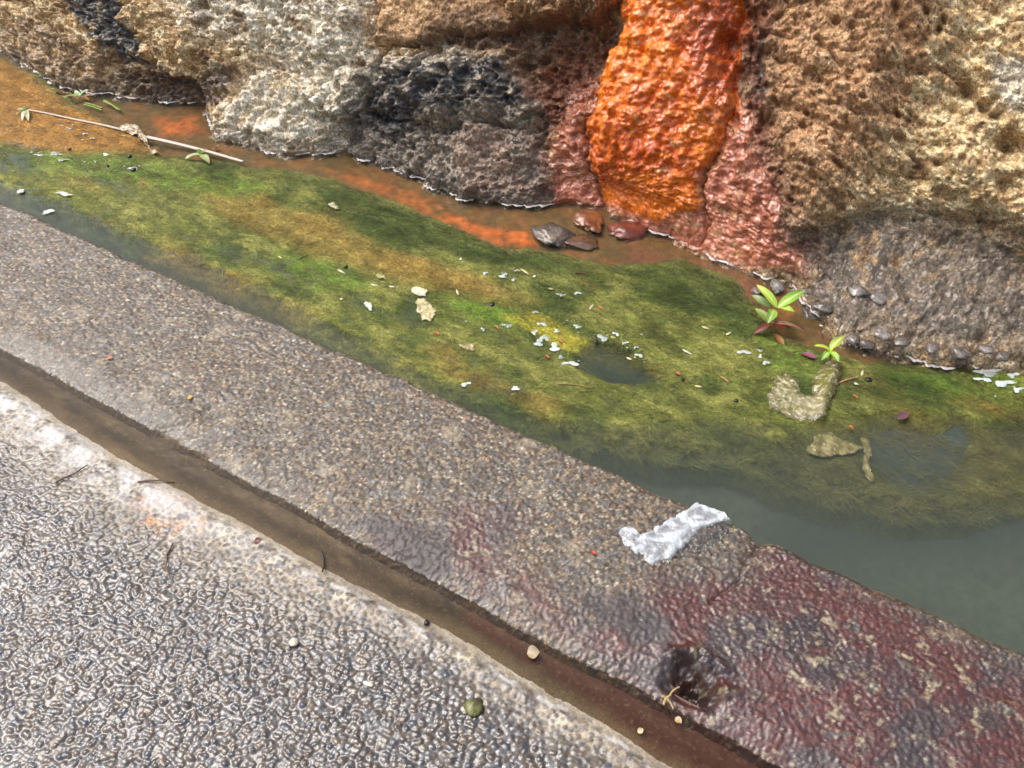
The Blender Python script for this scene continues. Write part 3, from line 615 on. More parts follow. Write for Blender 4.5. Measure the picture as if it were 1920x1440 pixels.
# ================================================================== SMALL THINGS
def empty(name, loc):
    o = bpy.data.objects.new(name, None); o.location = loc; o.empty_display_size = .02; col.objects.link(o); return o
def leaf_material():
    N = NT('leaf'); p = N.n('ShaderNodeBsdfPrincipled'); a = N.n('ShaderNodeAttribute', attribute_name='Col')
    N.l(a.outputs['Color'], p.inputs['Base Color']); p.inputs['Roughness'].default_value = .32
    t = N.n('ShaderNodeBsdfTranslucent'); N.l(a.outputs['Color'], t.inputs[0])
    m = N.n('ShaderNodeMixShader'); m.inputs[0].default_value = .3; N.l(p.outputs[0], m.inputs[1]); N.l(t.outputs[0], m.inputs[2])
    geo = N.n('ShaderNodeNewGeometry'); nz = N.n('ShaderNodeTexNoise', Scale=500., Detail=2.0); N.l(geo.outputs['Position'], nz.inputs['Vector'])
    b = N.n('ShaderNodeBump'); b.inputs['Distance'].default_value = .0006; N.l(nz.outputs[0], b.inputs['Height']); N.l(b.outputs[0], p.inputs['Normal'])
    N.l(m.outputs[0], N.out.inputs['Surface']); return N.m
M_leaf = leaf_material()
def leaf(name, base, tip, width, c0, c1, parent=None, arch=.15, fold=.25, twist=0.0, loc=None, rib=None):
    base = np.array(base, float); tip = np.array(tip, float); d = tip-base; L = np.linalg.norm(d); d /= L
    up = np.array([0, 0, 1.0]); sd_ = np.cross(d, up); sd_ /= np.linalg.norm(sd_)+1e-9; nrm = np.cross(sd_, d)
    sd_, nrm = sd_*math.cos(twist)+nrm*math.sin(twist), nrm*math.cos(twist)-sd_*math.sin(twist)
    nu_, nv_ = 11, 7; V = []; C = []
    org = np.array(loc if loc is not None else base)
    ph = random.random()*9
    for i in range(nu_):
        t = i/(nu_-1); wd = width*.5*(math.sin(math.pi*min(1, t**.85))**.75 if 0 < t < 1 else .03)
        for j in range(nv_):
            u = (j/(nv_-1)-.5)*2
            p = base + d*L*t + nrm*(arch*L*4*t*(1-t)*.5 + fold*wd*u*u + .06*width*math.sin(7*t+ph)*u) + sd_*wd*u
            V.append(p-org)
            c = c0*(1-t)+c1*t
            if rib is not None and abs(u) < .2: c = rib
            C.append(c*(1+.12*math.sin(21*t+9*abs(u))))
    me = raw_mesh(name, V, grid_faces(nu_, nv_).reshape(-1, 4), {'Col': np.clip(np.array(C), 0, 1)})
    o = link(name, me, M_leaf, parent)
    if parent is None: o.location = org
    return o
def tube(name, pts, rad, c0, mat=None, parent=None, loc=None, flat=1.0, wetv=.4, c1=None):
    pts = np.array(pts, float); n = len(pts); rad = np.broadcast_to(rad, (n,)); V = []; C = []; K = 8
    org = np.array(loc if loc is not None else pts[0])
    for i in range(n):
        d = pts[min(i+1, n-1)]-pts[max(i-1, 0)]; d /= np.linalg.norm(d)+1e-12
        s0 = np.cross(d, [0, 0, 1.0]); s0 = s0/(np.linalg.norm(s0)+1e-9) if np.linalg.norm(s0) > 1e-4 else np.array([1.0, 0, 0]); n0 = np.cross(s0, d)
        for k in range(K):
            a = 2*math.pi*k/K; V.append(pts[i]+rad[i]*(s0*math.cos(a)+n0*math.sin(a)*flat)-org)
            C.append(c0 if (c1 is None or math.sin(a) < .35 or math.cos(a) < 0) else c1)
    F = [[i*K+k, i*K+(k+1) % K, (i+1)*K+(k+1) % K, (i+1)*K+k] for i in range(n-1) for k in range(K)]
    F += [[0, K-1-0, K-2, 1], [(n-1)*K, (n-1)*K+1, n*K-2, n*K-1]]
    me = raw_mesh(name, V, F, {'Col': np.array(C), 'wet': np.full(len(V), wetv)})
    o = link(name, me, mat or M_generic, parent)
    if parent is None: o.location = org
    return o
def bez(a, b, bend=0.0, n=9, lift=0.0, wob=0.0):
    a = np.array(a, float); b = np.array(b, float); d = b-a; s0 = np.array([-d[1], d[0], 0]); ph = random.random()*6
    return [a+d*t+s0*(bend*4*t*(1-t)+wob*math.sin(9*t+ph)) + np.array([0, 0, lift*4*t*(1-t)]) for t in np.linspace(0, 1, n)]
def stone(name, loc, size, c0, c1, wetv=.8, seed=0, rough=.16, rot=0.0, sub=3, mat=None):
    bm = bmesh.new(); bmesh.ops.create_icosphere(bm, subdivisions=sub, radius=1.0)
    V = np.array([v.co[:] for v in bm.verts]); F = np.array([[v.index for v in f.verts] for f in bm.faces]); bm.free()
    n1 = fbm(V[:, 0]+V[:, 2]*.7, V[:, 1]-V[:, 2]*.5, 1.1, 4, 500+seed); n2 = fbm(V[:, 0]-V[:, 2]*.6, V[:, 1]+V[:, 2]*.8, .45, 3, 540+seed)
    V = V*(1+rough*2.2*n1+rough*.8*n2)[:, None]
    r = np.random.default_rng(seed)
    for _ in range(6):                                            # knock flat faces on it
        d = r.normal(size=3); d /= np.linalg.norm(d); k = V@d; V = V - d*np.clip(k-.72, 0, 1)[:, None]*.8
    V = V*np.array(size)*.5; c, s0 = math.cos(rot), math.sin(rot); V = V@np.array([[c, s0, 0], [-s0, c, 0], [0, 0, 1]])
    C = mix(np.broadcast_to(c0, V.shape), c1, sstep(-.2, .3, n2+n1))
    me = raw_mesh(name, V, F, {'Col': C, 'wet': np.full(len(V), wetv)})
    o = link(name, me, mat or M_generic); o.location = loc; return o
def zr(x, y):
    """height of the rock or bed surface at a spot near the water's edge"""
    i = int(np.clip(np.searchsorted(XA, x), 0, len(XA)-1)); c = RP[i]; k = np.argsort(c[:, 1]); return float(np.interp(y, c[k, 1], c[k, 2]))
MMPX = lambda px, py: np.linalg.norm(at(px+1, py, ZW)-at(px, py, ZW))

ORD = 'first second third fourth fifth sixth seventh eighth ninth tenth eleventh twelfth thirteenth fourteenth fifteenth sixteenth seventeenth eighteenth nineteenth twentieth'.split()
def ordinals(objs, what):
    for k, o_ in enumerate(sorted(objs, key=lambda q: (q[1]))): o_[0]['label'] = f'{ORD[k]} from the left of the {what}'
# --- two small water weeds
G1, G2, G3 = lin(150, 190, 60), lin(184, 208, 70), lin(112, 158, 70); RD, RD2, BR = lin(122, 30, 36), lin(150, 70, 84), lin(128, 92, 52); RIB = lin(196, 214, 130)
b0 = at(1452, 622, ZW); e = empty('water_weed', b0); tag(e, 'green weed with red lower leaves at the water edge by the dark rubble', 'plant')
ap = at(1457, 577, .012)
tube('stem', bez(b0, ap, .08), np.linspace(.0024, .0014, 9), lin(128, 70, 50), parent=e, loc=b0)
nd = at(1447, 606, -.012)
for bs, tp, wd, c0, c1, ar, tw in [(ap, at(1419, 534, .034), .018, G1, G2, .22, .3), (ap, at(1509, 545, .032), .022, G1, G3, .20, -.2), (ap, at(1491, 586, .016), .017, G2, G1, .22, .1),
        (at(1450, 580, .004), at(1440, 606, .002), .021, G1, lin(116, 150, 84), .25, .2), (at(1445, 578, .004), at(1408, 553, .008), .016, lin(104, 140, 84), lin(140, 160, 110), .15, .2), (nd, at(1416, 578, -.004), .017, lin(104, 120, 44), lin(132, 146, 60), .15, .4),
        (nd, at(1412, 628, ZW+.004), .013, lin(128, 70, 60), lin(96, 34, 40), .3, .2), (nd, at(1482, 615, -.012), .014, RD, lin(150, 44, 52), .2, -.2), (nd, at(1507, 621, -.016), .013, lin(130, 152, 90), RD2, .22, .1),
        (at(1452, 624, ZW+.002), at(1471, 652, ZW+.002), .013, BR, lin(150, 96, 50), .05, 0), (nd, at(1490, 622, -.02), .012, lin(110, 140, 70), lin(120, 150, 80), .15, .1)]:
    leaf('leaf', bs, tp, wd, c0, c1, e, ar, .25, tw, b0, RIB if c0 is G1 or c0 is G2 else None)
b0 = at(1556, 676, ZW); e = empty('water_weed', b0); tag(e, 'small four leaved green weed at the top of the rotting scrap', 'plant')
ap = at(1556, 657, .008); tube('stem', bez(b0, ap, .05), np.linspace(.002, .0013, 9), lin(120, 110, 50), parent=e, loc=b0)
for tp, wd, c0, c1, tw in [(at(1583, 630, .022), .018, G1, lin(150, 140, 70), .2), (at(1527, 648, .018), .012, G2, G2, -.1), (at(1540, 675, .004), .012, G1, G3, .1), (at(1573, 679, .004), .013, G2, G3, -.1), (at(1566, 648, .02), .009, G2, G2, 0)]:
    leaf('leaf', ap, tp, wd, c0, c1, e, .2, .25, tw, b0, RIB)
tag(leaf('fallen_leaf', at(1531, 672, ZW+.003), at(1499, 664, ZW+.004), .013, lin(170, 110, 128), lin(112, 40, 60), None, .2, .3), 'pink and maroon fallen leaf floating left of the four leaved weed', 'leaf')
tag(leaf('fallen_leaf', at(1543, 645, ZW+.002), at(1537, 619, .004), .009, lin(140, 110, 110), lin(150, 90, 110), None, .1, .2), 'narrow pinkish leaf standing up just left of the four leaved weed', 'leaf')
tag(leaf('fallen_leaf', at(1684, 786, ZW+.003), at(1703, 774, ZW+.003), .016, lin(90, 60, 70), lin(120, 84, 92), None, .2, .2), 'dull purple leaf lying on the algae right of the rotting scrap', 'leaf')

# --- torn sheets: crumpled plastic and rotting scraps
def torn(name, outline, z0, mat, colfn, amp, res=.0035, seed=0, lift=None, thick=0.0):
    P = ats(outline, 0 if z0 is None else z0); x0, y0 = P.min(0)-.004; x1, y1 = P.max(0)+.004
    X, Y = np.meshgrid(np.arange(x0, x1, res), np.arange(y0, y1, res), indexing='ij')
    d = poly_sd(P, X+.006*fbm(X, Y, .02, 3, 600+seed), Y+.006*fbm(X, Y, .02, 3, 610+seed))
    crum = billow(X+.01*fbm(X, Y, .04, 2, 620+seed), Y, .045, 4, 630+seed, .6)
    Z = z0 + amp*crum + (lift(X, Y, d) if lift else 0)
    XX = X+amp*.5*fbm(X, Y, .03, 3, 640+seed); YY = Y+amp*.5*fbm(X, Y, .03, 3, 650+seed)
    C, Wt = colfn(X, Y, d, crum); fm = d[:-1, :-1] > 0
    o = grid_obj(name, np.stack([XX, YY, Z], -1), C, Wt, mat, fm, (P[:, 0].mean(), P[:, 1].mean(), z0)); return o
def film_mat(name, rough, whit):
    """clear or milky plastic: 'wet' attribute = how milky"""
    N = NT(name); a = N.n('ShaderNodeAttribute', attribute_name='Col'); wv = N.n('ShaderNodeAttribute', attribute_name='wet')
    p = N.n('ShaderNodeBsdfPrincipled'); p.inputs['Roughness'].default_value = rough; N.l(a.outputs['Color'], p.inputs['Base Color']); p.inputs['Specular IOR Level'].default_value = .7
    t = N.n('ShaderNodeBsdfTransparent'); t.inputs[0].default_value = (.97, .97, .97, 1)
    g = N.n('ShaderNodeBsdfGlossy'); g.inputs['Roughness'].default_value = rough*.6
    fr = N.n('ShaderNodeFresnel'); fr.inputs['IOR'].default_value = 1.5
    geo = N.n('ShaderNodeNewGeometry'); nz = N.n('ShaderNodeTexNoise', Scale=160., Detail=3.0); N.l(geo.outputs['Position'], nz.inputs['Vector'])
    b = N.n('ShaderNodeBump'); b.inputs['Distance'].default_value = .003; N.l(nz.outputs[0], b.inputs['Height'])
    for nd_ in (p, g, fr): N.l(b.outputs[0], nd_.inputs['Normal'])
    m1 = N.n('ShaderNodeMixShader'); N.l(fr.outputs[0], m1.inputs[0]); N.l(t.outputs[0], m1.inputs[1]); N.l(g.outputs[0], m1.inputs[2])
    m2 = N.n('ShaderNodeMixShader'); N.l(wv.outputs['Fac'], m2.inputs[0]); N.l(m1.outputs[0], m2.inputs[1]); N.l(p.outputs[0], m2.inputs[2])
    N.l(m2.outputs[0], N.out.inputs['Surface']); return N.m
M_plastic = film_mat('clear plastic', .15, .5)
# wrapper on the kerb
wr = [(1160, 1000), (1172, 988), (1186, 990), (1198, 1004), (1218, 1000), (1258, 972), (1305, 946), (1335, 954), (1358, 966), (1368, 982), (1358, 1012), (1330, 1030), (1290, 1040), (1262, 1046), (1252, 1058), (1215, 1060), (1196, 1042), (1168, 1028)]
milk = ats([(1160, 1000), (1172, 988), (1200, 1004), (1258, 972), (1305, 946), (1335, 954), (1360, 968), (1362, 978), (1310, 996), (1285, 1020), (1262, 1040), (1250, 1050), (1215, 1060), (1166, 1026)])
fold1 = ats([(1168, 996), (1205, 1003), (1260, 974), (1310, 948), (1345, 958), (1365, 974)]); fold2 = ats([(1255, 1050), (1265, 1015), (1290, 990), (1330, 985), (1362, 972)]); fold3 = ats([(1168, 1020), (1210, 1012), (1262, 1022), (1250, 1050)])
def wcol(X, Y, d, c):
    n0 = fbm(X, Y, .02, 4, 701); m = sstep(-.004, .004, poly_sd(milk, X, Y))
    l = np.maximum.reduce([np.exp(-(line_d(f, X+.004*n0, Y+.003*n0)/.0045)**2) for f in (fold1, fold2, fold3)])
    w_ = np.clip(m*(.34+.45*sstep(-.1, .4, n0+.4*(c-.5))) + .40*l + .15*sstep(.25, .5, n0), .03, .78)
    return np.broadcast_to(lin(188, 194, 200), X.shape+(3,)).copy(), w_
o = torn('plastic_wrapper', wr, .004, M_plastic, wcol, .0035, .0016, 1, lambda X, Y, d: .003*np.exp(-(line_d(fold1, X, Y)/.012)**2)+.003*np.exp(-(line_d(fold2, X, Y)/.010)**2)+.003*sstep(0, .03, d))
tag(o, 'crumpled clear plastic wrapper lying on the kerb edge', 'wrapper')
# rotting scrap beside the weed
sc1 = [(1560, 676), (1578, 690), (1570, 720), (1556, 750), (1545, 785), (1520, 796), (1480, 786), (1455, 772), (1440, 768), (1438, 742), (1448, 722), (1452, 706), (1472, 700), (1496, 716), (1500, 738), (1520, 742), (1522, 716), (1536, 690)]
def scol(X, Y, d, c):
    n0 = fbm(X, Y, .03, 4, 711); n1 = fbm(X, Y, .01, 3, 713)
    C = mix(np.broadcast_to(lin(128, 120, 76), X.shape+(3,)), lin(186, 178, 146), sstep(-.1, .4, n1)); C = mix(C, lin(98, 98, 34), sstep(-.1, .25, n0)*.8)
    lo = sstep(at(1500, 735, ZW)[1]+.01, at(1500, 755, ZW)[1], Y); C = mix(C, lin(170, 162, 140), lo*.35)
    return C, np.clip(.25+.5*sstep(0, .014, d)-.35*sstep(.1, .4, -n0)+.25*sstep(.2, .5, n1), .08, .9)
cen = ats([(1562, 690), (1548, 730), (1535, 785)], ZW)
o = torn('rotting_scrap', sc1, ZW+.001, M_plastic, scol, .004, .0016, 2, lambda X, Y, d: .013*np.exp(-(line_d(cen, X, Y)/.014)**2))
tag(o, 'curled cream rotting scrap smeared with algae below the small weed', 'scrap')
def s2col(X, Y, d, c): return mix(np.broadcast_to(lin(112, 104, 58), X.shape+(3,)), lin(150, 140, 92), sstep(-.2, .3, fbm(X, Y, .02, 3, 721))), np.clip(.6+.3*sstep(0, .006, d), 0, 1)
o = torn('rotting_scrap', [(1508, 848), (1525, 822), (1552, 812), (1580, 826), (1618, 842), (1600, 852), (1560, 856), (1530, 858)], ZW-.009, M_plastic, s2col, .005, .002, 3); tag(o, 'torn olive brown scrap sunk under the water below the curled scrap', 'scrap')
o = torn('rotting_scrap', [(1612, 820), (1624, 822), (1632, 845), (1628, 870), (1638, 905), (1630, 906), (1614, 880), (1620, 850)], ZW-.010, M_plastic, s2col, .004, .0016, 4); tag(o, 'narrow pale strip sunk in the water right of the torn scrap', 'scrap')

# --- stalks, sprigs and debris at the far left
zf = ZW+.003
o = tube('dry_stalk', bez(at(52, 206, zf), at(228, 243, zf), .01, 12, 0, .004), np.linspace(.0032, .0045, 12), lin(170, 154, 136), flat=.5); tag(o, 'thin dry pale stalk floating at the far left', 'stalk')
o = tube('dry_stalk', bez(at(276, 257, zf), at(456, 303, zf), .015, 12), np.linspace(.0062, .0045, 12), lin(182, 168, 158), flat=.5); tag(o, 'thick dry pale stalk floating against a green sprig', 'stalk')
def dcol(X, Y, d, c): return mix(np.broadcast_to(lin(170, 156, 126), X.shape+(3,)), lin(112, 90, 60), sstep(-.1, .25, fbm(X, Y, .02, 3, 731))), np.clip(.75+.25*sstep(0, .006, d), 0, 1)
o = torn('debris_clump', [(222, 242), (240, 236), (262, 240), (275, 262), (282, 280), (298, 290), (284, 290), (268, 272), (255, 256), (230, 250)], ZW+.001, M_plastic, dcol, .010, .0026, 5); tag(o, 'pale clump of floating debris between the two dry stalks', 'debris')
def sprig(label, c, tips, z=ZW+.002):
    b = at(c[0], c[1], z); e = empty('sprig', b); tag(e, label, 'sprig')
    for (tx, ty, tz), wd, c0, c1 in tips: leaf('leaf', b+np.array([0, 0, .003]), at(tx, ty, z+tz), wd, c0, c1, e, .15, .2, random.uniform(-.3, .3), b)
    return e, b
PG = lin(176, 190, 136)
e, b = sprig('green sprig of four leaves floating against the thick dry stalk', (377, 291), [((348, 297, .004), .020, PG, lin(196, 200, 160)), ((371, 279, .014), .014, G1, G3), ((392, 307, .004), .020, PG, lin(160, 176, 120)), ((388, 280, .012), .013, G3, lin(150, 130, 110))])
e, b = sprig('pale withered sprig at the end of the thin dry stalk', (51, 208), [((29, 206, .010), .014, PG, lin(190, 196, 160)), ((30, 214, .004), .012, lin(150, 160, 110), PG), ((42, 226, .004), .014, lin(196, 198, 170), lin(206, 206, 190)), ((54, 227, .004), .014, PG, lin(186, 186, 160)), ((42, 200, .012), .012, G3, PG)])
e, b = sprig('floating sprig with trailing grass stems near the tan boulder', (150, 182), [((119, 182, .006), .016, G1, G3), ((140, 170, .012), .014, PG, lin(190, 200, 170)), ((166, 168, .014), .014, G3, PG), ((168, 190, .002), .012, lin(150, 120, 80), BR), ((178, 180, .002), .012, lin(170, 150, 120), BR)])
for a_p, b_p in [((158, 196), (191, 207)), ((160, 193), (192, 203)), ((194, 190), (226, 207)), ((196, 188), (221, 206))]:
    tube('stem', bez(at(*a_p, ZW+.002), at(*b_p, ZW+.002), .03), .0022, lin(116, 140, 50), parent=e, loc=b)

# --- stones in and beside the water
ST = [((1040, 440), (74, 46, .030), lin(112, 92, 70), lin(72, 66, 60), .010, 'wet grey stone breaking the water right of the orange silt'),
      ((1105, 412), (62, 48, .030), lin(150, 92, 48), lin(120, 66, 38), .008, 'rust brown rounded stone breaking the water below the deposit'),
      ((1085, 452), (80, 34, .016), lin(112, 76, 44), lin(90, 60, 40), -.001, 'low brown stone just awash below the wet grey stone'),
      ((1178, 432), (78, 44, .030), lin(140, 64, 38), lin(108, 46, 32), .004, 'glossy red brown lump at the foot of the deposit'),
      ((1456, 536), (24, 26, .022), lin(150, 146, 138), lin(112, 110, 106), .008, 'small pale grey stone above the red leaved weed'),
      ((1420, 545), (26, 14, .012), lin(130, 112, 98), lin(100, 88, 80), .003, 'small flat stone awash left of the pale grey stone')]
for i, ((px, py), (sx_, sy_, sz_), c0, c1, dz_, lb) in enumerate(ST):
    m = MMPX(px, py); o = stone('stone', at(px, py, ZW+dz_-sz_*.32), (sx_*m, sy_*m*1.5, sz_), c0*.75, c1*.75, .7, 10+i, .3, YAW, 4, M_stone); tag(o, lb, 'stone')
PB = [(1520, 590, 40), (1545, 575, 30), (1590, 590, 34), (1630, 598, 34), (1655, 622, 34), (1600, 635, 28), (1625, 645, 30), (1690, 640, 30), (1748, 650, 32), (1800, 660, 34), (1850, 655, 28), (1880, 668, 28), (1540, 604, 18), (1510, 545, 16)]
for i, (px, py, s0) in enumerate(PB):
    m = MMPX(px, py); p = at(px, py, ZW); z = max(zr(p[0], p[1]), ZW-.012); p = at(px, py, z) if z < .03 else p
    o = stone('pebble', (p[0], p[1], z-.001), (s0*m*random.uniform(.9, 1.2), s0*m*random.uniform(.8, 1.2), s0*m*.42), (lambda q: lin(q*1.04, q*.97, q*.9))(random.uniform(78, 128)), lin(76, 68, 62), .95, 40+i, .34, random.random()*3, 3, M_stone)
    tag(o, 'x', 'pebble', 'pebbles at the foot of the right slope'); _l = [] if i == 0 else _l; _l.append((o, px))
ordinals(_l, 'wet dark pebbles in the rubble below the right slope')
for i, (px, py, s0) in enumerate([(512, 262, 20), (540, 272, 22), (562, 270, 28), (598, 268, 20), (622, 262, 16), (672, 272, 16), (765, 268, 24)]):
    m = MMPX(px, py); p = at(px, py, ZW+.012)
    o = stone('pebble', p, (s0*m, s0*m, s0*m*.8), lin(118, 120, 124), lin(84, 82, 80), .8, 90+i, .14, random.random()*3, 2); tag(o, 'x', 'pebble', 'pebbles below the pale boulder'); _l = [] if i == 0 else _l; _l.append((o, px))
ordinals(_l, 'small bluish grey pebbles below the pale boulder')

# --- litter on road, gutter and kerb
def zroad(x, y): return float(QZ[np.clip(np.searchsorted(XR, x), 0, len(XR)-1), np.clip(np.searchsorted(YA, y), 0, len(YA)-1)])
def on_road(px, py, dz_=.0): p = at(px, py, 0); z = zroad(p[0], p[1])+dz_; return at(px, py, z)
o = stone('pebble', on_road(551, 1204, .004), (.013, .014, .011), lin(206, 200, 180), lin(178, 170, 150), .3, 120, .1); tag(o, 'single whitish pebble lying on the wet road', 'pebble')
o = stone('pebble', on_road(886, 1326, .004), (.026, .030, .014), lin(92, 96, 44), lin(62, 60, 34), .95, 121, .22); tag(o, 'glossy mossy green pebble on the wet road', 'pebble')
o = stone('pebble', on_road(800, 1168, .004), (.010, .009, .009), lin(34, 32, 32), lin(26, 26, 26), .6, 122, .16); tag(o, 'tiny black pebble on the white edge of the gutter', 'pebble')
o = stone('pebble', on_road(690, 1282, .003), (.016, .007, .005), lin(214, 206, 190), lin(190, 180, 160), .3, 123, .1, .2); tag(o, 'flat white chip lying on the wet road', 'pebble')
def twig(pts, r, c0, lb, dz_=.004, name='twig'):
    P = [on_road(a, b, dz_) for a, b in pts]; Q = []
    for i in range(len(P)-1): Q += list(bez(P[i], P[i+1], .04, 5))[:-1]
    Q.append(P[-1]); o = tube(name, Q, np.linspace(r, r*.6, len(Q)), c0); tag(o, lb, 'twig'); return o
twig([(324, 1018), (312, 1040), (310, 1064), (319, 1085)], .0016, lin(96, 76, 58), 'thin curved twig lying on the wet road')
twig([(258, 904), (290, 901), (326, 903)], .0018, lin(92, 70, 50), 'straight brown twig beside the pale gutter edge')
twig([(602, 1034), (607, 1052), (604, 1072)], .0022, lin(44, 36, 30), 'short dark bent twig in the gutter', .006)
twig([(104, 905), (140, 888), (164, 872)], .0016, lin(64, 56, 48), 'thin dark twig on the road at the left')
def kz(px, py): p = at(px, py, 0); return float(KZ[np.clip(np.searchsorted(XA, p[0]), 0, len(XA)-1), np.clip(np.searchsorted(prof_y, p[1]), 0, len(kw)-1)])
for pts, lb in [([(1244, 1322), (1256, 1304), (1274, 1288)], 'dry straw root sticking out of the broken hollow'), ([(1240, 1305), (1252, 1312), (1262, 1330)], 'short dry root at the edge of the broken hollow')]:
    P = [at(a, b, .002) for a, b in pts]; Q = list(bez(P[0], P[1], .1, 5))[:-1]+list(bez(P[1], P[2], .1, 5)); o = tube('root', Q, np.linspace(.0022, .0012, len(Q)), lin(150, 128, 84)); tag(o, lb, 'root')
LB = [((988, 1226), (1012, 1222), .020, lin(176, 160, 130), 'cream scrap of leaf floating in the gutter'), ((476, 1018), (492, 1012), .012, lin(96, 56, 44), 'small reddish brown leaf scrap on the pale gutter edge'), ((1266, 1346), (1278, 1356), .010, lin(186, 160, 120), 'tan leaf scrap in the gutter below the broken hollow'), ((1196, 1374), (1206, 1366), .008, lin(196, 180, 140), 'pale chip in the reddish gutter water'), ((1108, 1034), (1118, 1040), .006, lin(190, 60, 36), 'tiny red chip on the kerb left of the wrapper'), ((200, 674), (212, 670), .009, lin(196, 110, 70), 'tiny orange chip on the kerb'), ((351, 747), (362, 744), .010, lin(206, 160, 90), 'tiny yellow chip on the kerb')]
for a_p, b_p, wd, c0, lb in LB:
    z = -.008 if a_p[1] > 1150 else .005; o = leaf('leaf_scrap', at(*a_p, z), at(*b_p, z+.002), wd, c0, c0*.85, None, .15, .3); tag(o, lb, 'leaf scrap')

# --- bits floating on the algae
def zalg(x, y): return max(float(az[np.clip(np.searchsorted(AX_[:, 0], x), 0, AX_.shape[0]-1), np.clip(np.searchsorted(AY_[0], y), 0, AX_.shape[1]-1)]), ZW)+.0022
def flo(px, py): p = at(px, py, ZW); return at(px, py, zalg(p[0], p[1]))
CR, YL, OR = lin(206, 200, 166), lin(196, 180, 90), lin(186, 98, 48)
for i, (px, py, ln, an) in enumerate([(1323, 614, 17, .4), (1366, 625, 12, -.5), (1289, 660, 22, .5), (1309, 724, 16, .2), (1617, 699, 11, -1.3), (1606, 719, 10, .4), (525, 482, 9, .6), (702, 534, 14, .2), (858, 548, 12, 1.2), (1033, 541, 12, .2), (1109, 575, 13, -.9), (640, 509, 18, .5), (984, 509, 22, .6), (1180, 672, 12, .4), (735, 537, 12, .2), (1150, 632, 10, .3), (1540, 610, 8, .2), (640, 560, 7, 0)]):
    dx, dy = math.cos(an)*ln/2, math.sin(an)*ln/2
    o = leaf('seed_husk', flo(px-dx, py-dy), flo(px+dx, py+dy), .0055, CR if i % 3 else YL, CR*.9, None, .12, -.5); tag(o, 'x', 'seed husk', 'seed husks on the algae'); _l = [] if i == 0 else _l; _l.append((o, px+.01*i))
ordinals(_l, 'pale narrow seed husks on the algae')
for i, (px, py) in enumerate([(930, 613), (819, 625), (1603, 743), (1595, 801), (1050, 640), (1025, 668), (1125, 577), (268, 343), (1270, 700)]):
    o = leaf('petal', flo(px-4, py-3), flo(px+5, py+4), .006, OR, OR*.8, None, .15, .3); tag(o, 'x', 'petal', 'orange petals on the algae'); _l = [] if i == 0 else _l; _l.append((o, px))
ordinals(_l, 'tiny orange petals on the green algae')
for i, (px, py, s0) in enumerate([(922, 571, 11), (250, 318, 10), (200, 312, 9), (1628, 712, 13), (1280, 711, 8), (1380, 751, 8), (130, 280, 7), (648, 500, 8), (1118, 640, 8), (243, 293, 8)]):
    m = MMPX(px, py); p = flo(px, py); o = stone('dark_speck', p, (s0*m, s0*m*1.2, s0*m*.6), lin(26, 26, 26), lin(18, 18, 18), .7, 140+i, .2, 0, 2); tag(o, 'x', 'debris', 'black specks on the algae'); _l = [] if i == 0 else _l; _l.append((o, px))
ordinals(_l, 'black specks of debris on the algae')
for a_p, b_p, wd, c0, lb in [((783, 566), (808, 600), .040, lin(178, 168, 124), 'broad cream leaf scrap floating in the middle of the algae'), ((768, 546), (800, 551), .022, lin(196, 190, 156), 'torn pale scrap floating just above the broad cream scrap'), ((682, 566), (694, 582), .014, lin(206, 204, 186), 'whitish scrap floating left of the broad cream scrap'), ((706, 515), (724, 524), .014, lin(160, 156, 104), 'dull pale scrap floating above the row of husks'), ((860, 646), (888, 654), .018, lin(150, 138, 92), 'tan leaf scrap sunk in the algae near the kerb side'), ((612, 383), (636, 390), .014, lin(170, 166, 132), 'pale scrap floating on the algae below the orange silt'), ((100, 362), (136, 366), .010, lin(206, 214, 206), 'white petal floating near the far end of the kerb'), ((80, 400), (101, 394), .011, lin(206, 214, 210), 'white petal floating in the dark water by the kerb'), ((30, 362), (48, 358), .010, lin(200, 208, 206), 'white petal touching the kerb at the left edge')]:
    d0 = np.array(b_p, float)-np.array(a_p, float); q = np.array([-d0[1], d0[0]])*wd/(np.linalg.norm(d0)*MMPX(*a_p))*.5/np.linalg.norm(d0)
    out = []
    for k in range(11):
        an = 2*math.pi*k/11; rr_ = random.uniform(.55, 1.15); c = (np.array(a_p)+np.array(b_p))/2 + d0*.55*math.cos(an)*rr_ + q*np.linalg.norm(d0)*math.sin(an)*rr_*1.0; out.append(tuple(c))
    zz_ = flo(*((np.array(a_p)+np.array(b_p))/2))[2]
    def fcol(X, Y, d, c, c0=c0): return mix(np.broadcast_to(c0, X.shape+(3,)), c0*.6, sstep(-.1, .35, fbm(X, Y, .012, 3, 741))), np.clip(.6+.35*sstep(0, .004, d), 0, 1)
    o = torn('floating_scrap', out, zz_, M_plastic, fcol, .003, .0013, int(a_p[0])); tag(o, lb, 'scrap')
for a_p, b_p, r, c0, lb in [((1566, 722), (1608, 707), .0019, lin(160, 124, 88), 'thin brown twig floating right of the rotting scrap'), ((1046, 720), (1110, 728), .0014, lin(122, 104, 60), 'long thin straw lying along the algae'), ((1078, 511), (1105, 514), .0013, lin(92, 62, 34), 'thin brown twig on the algae below the deposit'), ((1352, 706), (1366, 716), .0015, lin(172, 130, 84), 'tiny bent twig on the algae left of the scrap'), ((560, 487), (578, 478), .0013, lin(52, 44, 30), 'dark thin twig on the algae above the dark water')]:
    o = tube('floating_twig', bez(flo(*a_p), flo(*b_p), .05), np.linspace(r, r*.6, 9), c0); tag(o, lb, 'twig')

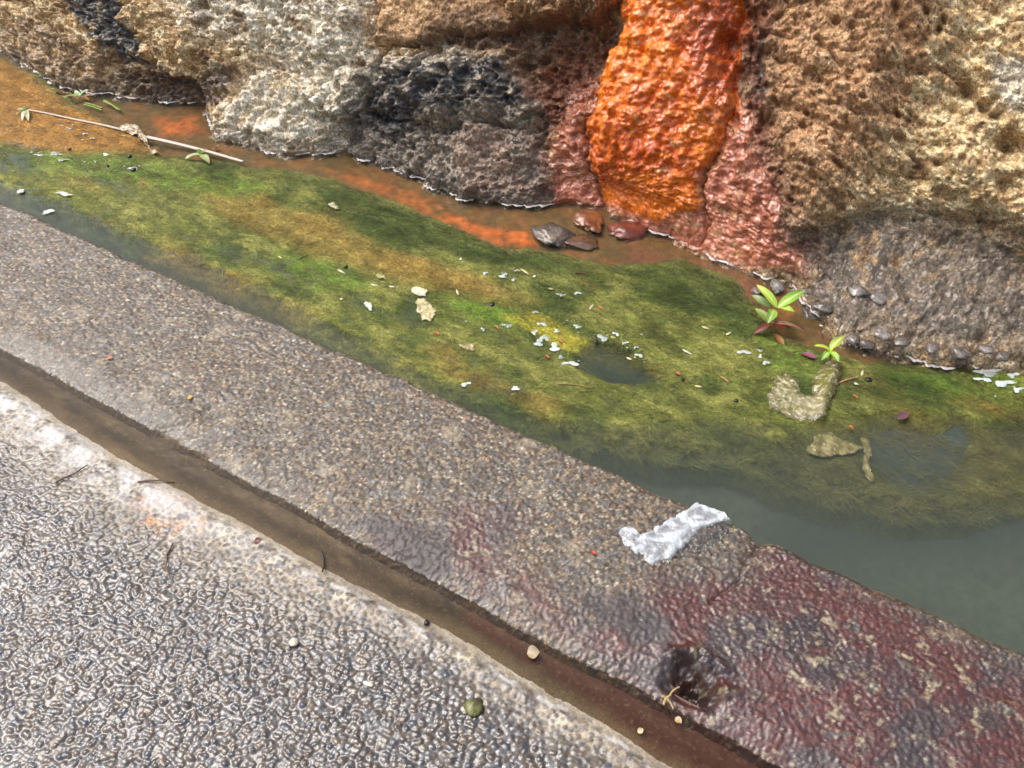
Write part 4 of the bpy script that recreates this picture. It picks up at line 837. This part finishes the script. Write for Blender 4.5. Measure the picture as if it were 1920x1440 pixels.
# --- pale strip standing in for sky reflected where the water meets the rock
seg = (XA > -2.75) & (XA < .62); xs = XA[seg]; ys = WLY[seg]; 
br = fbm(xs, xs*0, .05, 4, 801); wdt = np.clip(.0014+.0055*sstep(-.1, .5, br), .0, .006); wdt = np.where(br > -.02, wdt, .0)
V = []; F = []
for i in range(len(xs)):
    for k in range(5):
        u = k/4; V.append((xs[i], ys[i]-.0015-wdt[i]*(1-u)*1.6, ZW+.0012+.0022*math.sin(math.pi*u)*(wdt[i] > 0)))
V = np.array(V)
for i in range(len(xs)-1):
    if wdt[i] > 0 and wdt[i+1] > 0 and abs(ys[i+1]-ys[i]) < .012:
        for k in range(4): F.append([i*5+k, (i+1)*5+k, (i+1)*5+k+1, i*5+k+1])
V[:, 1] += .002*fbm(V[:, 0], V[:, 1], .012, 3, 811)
o = link('meniscus_glint', raw_mesh('meniscus_glint', V, np.array(F), {'Col': np.broadcast_to(lin(176, 170, 164), V.shape), 'wet': np.full(len(V), .9)}), M_generic); tag(o, 'thin white strip standing in for the waterline reflection along the rocks', 'meniscus_glint', kind='stuff')

# --- pale flecks standing in for sky glints on the wet algae humps
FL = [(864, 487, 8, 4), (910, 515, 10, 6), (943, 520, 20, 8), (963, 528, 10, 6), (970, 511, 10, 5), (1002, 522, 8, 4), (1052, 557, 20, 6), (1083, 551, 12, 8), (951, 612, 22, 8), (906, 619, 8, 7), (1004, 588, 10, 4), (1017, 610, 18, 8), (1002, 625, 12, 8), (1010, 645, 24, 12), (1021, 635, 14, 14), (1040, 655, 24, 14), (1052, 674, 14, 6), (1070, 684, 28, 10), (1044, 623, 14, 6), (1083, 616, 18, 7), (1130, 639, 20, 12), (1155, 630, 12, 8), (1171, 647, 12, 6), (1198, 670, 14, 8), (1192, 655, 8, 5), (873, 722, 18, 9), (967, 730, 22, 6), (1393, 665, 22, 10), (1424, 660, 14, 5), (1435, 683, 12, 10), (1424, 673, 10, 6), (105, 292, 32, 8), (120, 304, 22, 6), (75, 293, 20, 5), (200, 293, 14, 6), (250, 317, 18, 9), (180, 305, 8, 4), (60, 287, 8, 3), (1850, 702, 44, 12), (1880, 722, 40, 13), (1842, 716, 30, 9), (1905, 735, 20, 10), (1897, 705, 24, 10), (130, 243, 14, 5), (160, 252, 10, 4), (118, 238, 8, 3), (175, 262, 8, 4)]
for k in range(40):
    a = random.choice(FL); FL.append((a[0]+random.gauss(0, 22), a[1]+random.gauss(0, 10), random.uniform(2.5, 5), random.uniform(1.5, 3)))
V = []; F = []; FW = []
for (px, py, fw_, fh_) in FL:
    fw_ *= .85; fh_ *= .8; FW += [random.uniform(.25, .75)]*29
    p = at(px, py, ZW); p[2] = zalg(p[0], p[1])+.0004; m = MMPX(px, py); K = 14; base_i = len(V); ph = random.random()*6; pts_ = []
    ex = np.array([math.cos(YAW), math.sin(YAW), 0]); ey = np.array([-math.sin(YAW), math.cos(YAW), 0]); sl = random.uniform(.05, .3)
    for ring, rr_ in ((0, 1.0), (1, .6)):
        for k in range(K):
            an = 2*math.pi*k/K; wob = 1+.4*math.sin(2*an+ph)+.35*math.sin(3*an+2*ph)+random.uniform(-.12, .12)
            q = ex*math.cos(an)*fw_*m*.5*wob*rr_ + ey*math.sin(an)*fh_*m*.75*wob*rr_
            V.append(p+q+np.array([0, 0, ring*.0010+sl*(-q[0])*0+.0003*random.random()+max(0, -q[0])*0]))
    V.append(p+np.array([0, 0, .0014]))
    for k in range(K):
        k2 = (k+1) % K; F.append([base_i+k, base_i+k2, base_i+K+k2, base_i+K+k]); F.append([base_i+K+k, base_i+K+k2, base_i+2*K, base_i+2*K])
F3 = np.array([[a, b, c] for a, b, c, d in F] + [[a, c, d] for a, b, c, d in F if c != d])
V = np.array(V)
o = link('glint_flecks', raw_mesh('glint_flecks', V, F3, {'Col': np.broadcast_to(lin(206, 220, 216), V.shape), 'wet': np.array(FW)}), M_plastic); tag(o, 'pale flecks standing in for sky glints on the wet humps of algae', 'glint_flecks', kind='stuff')
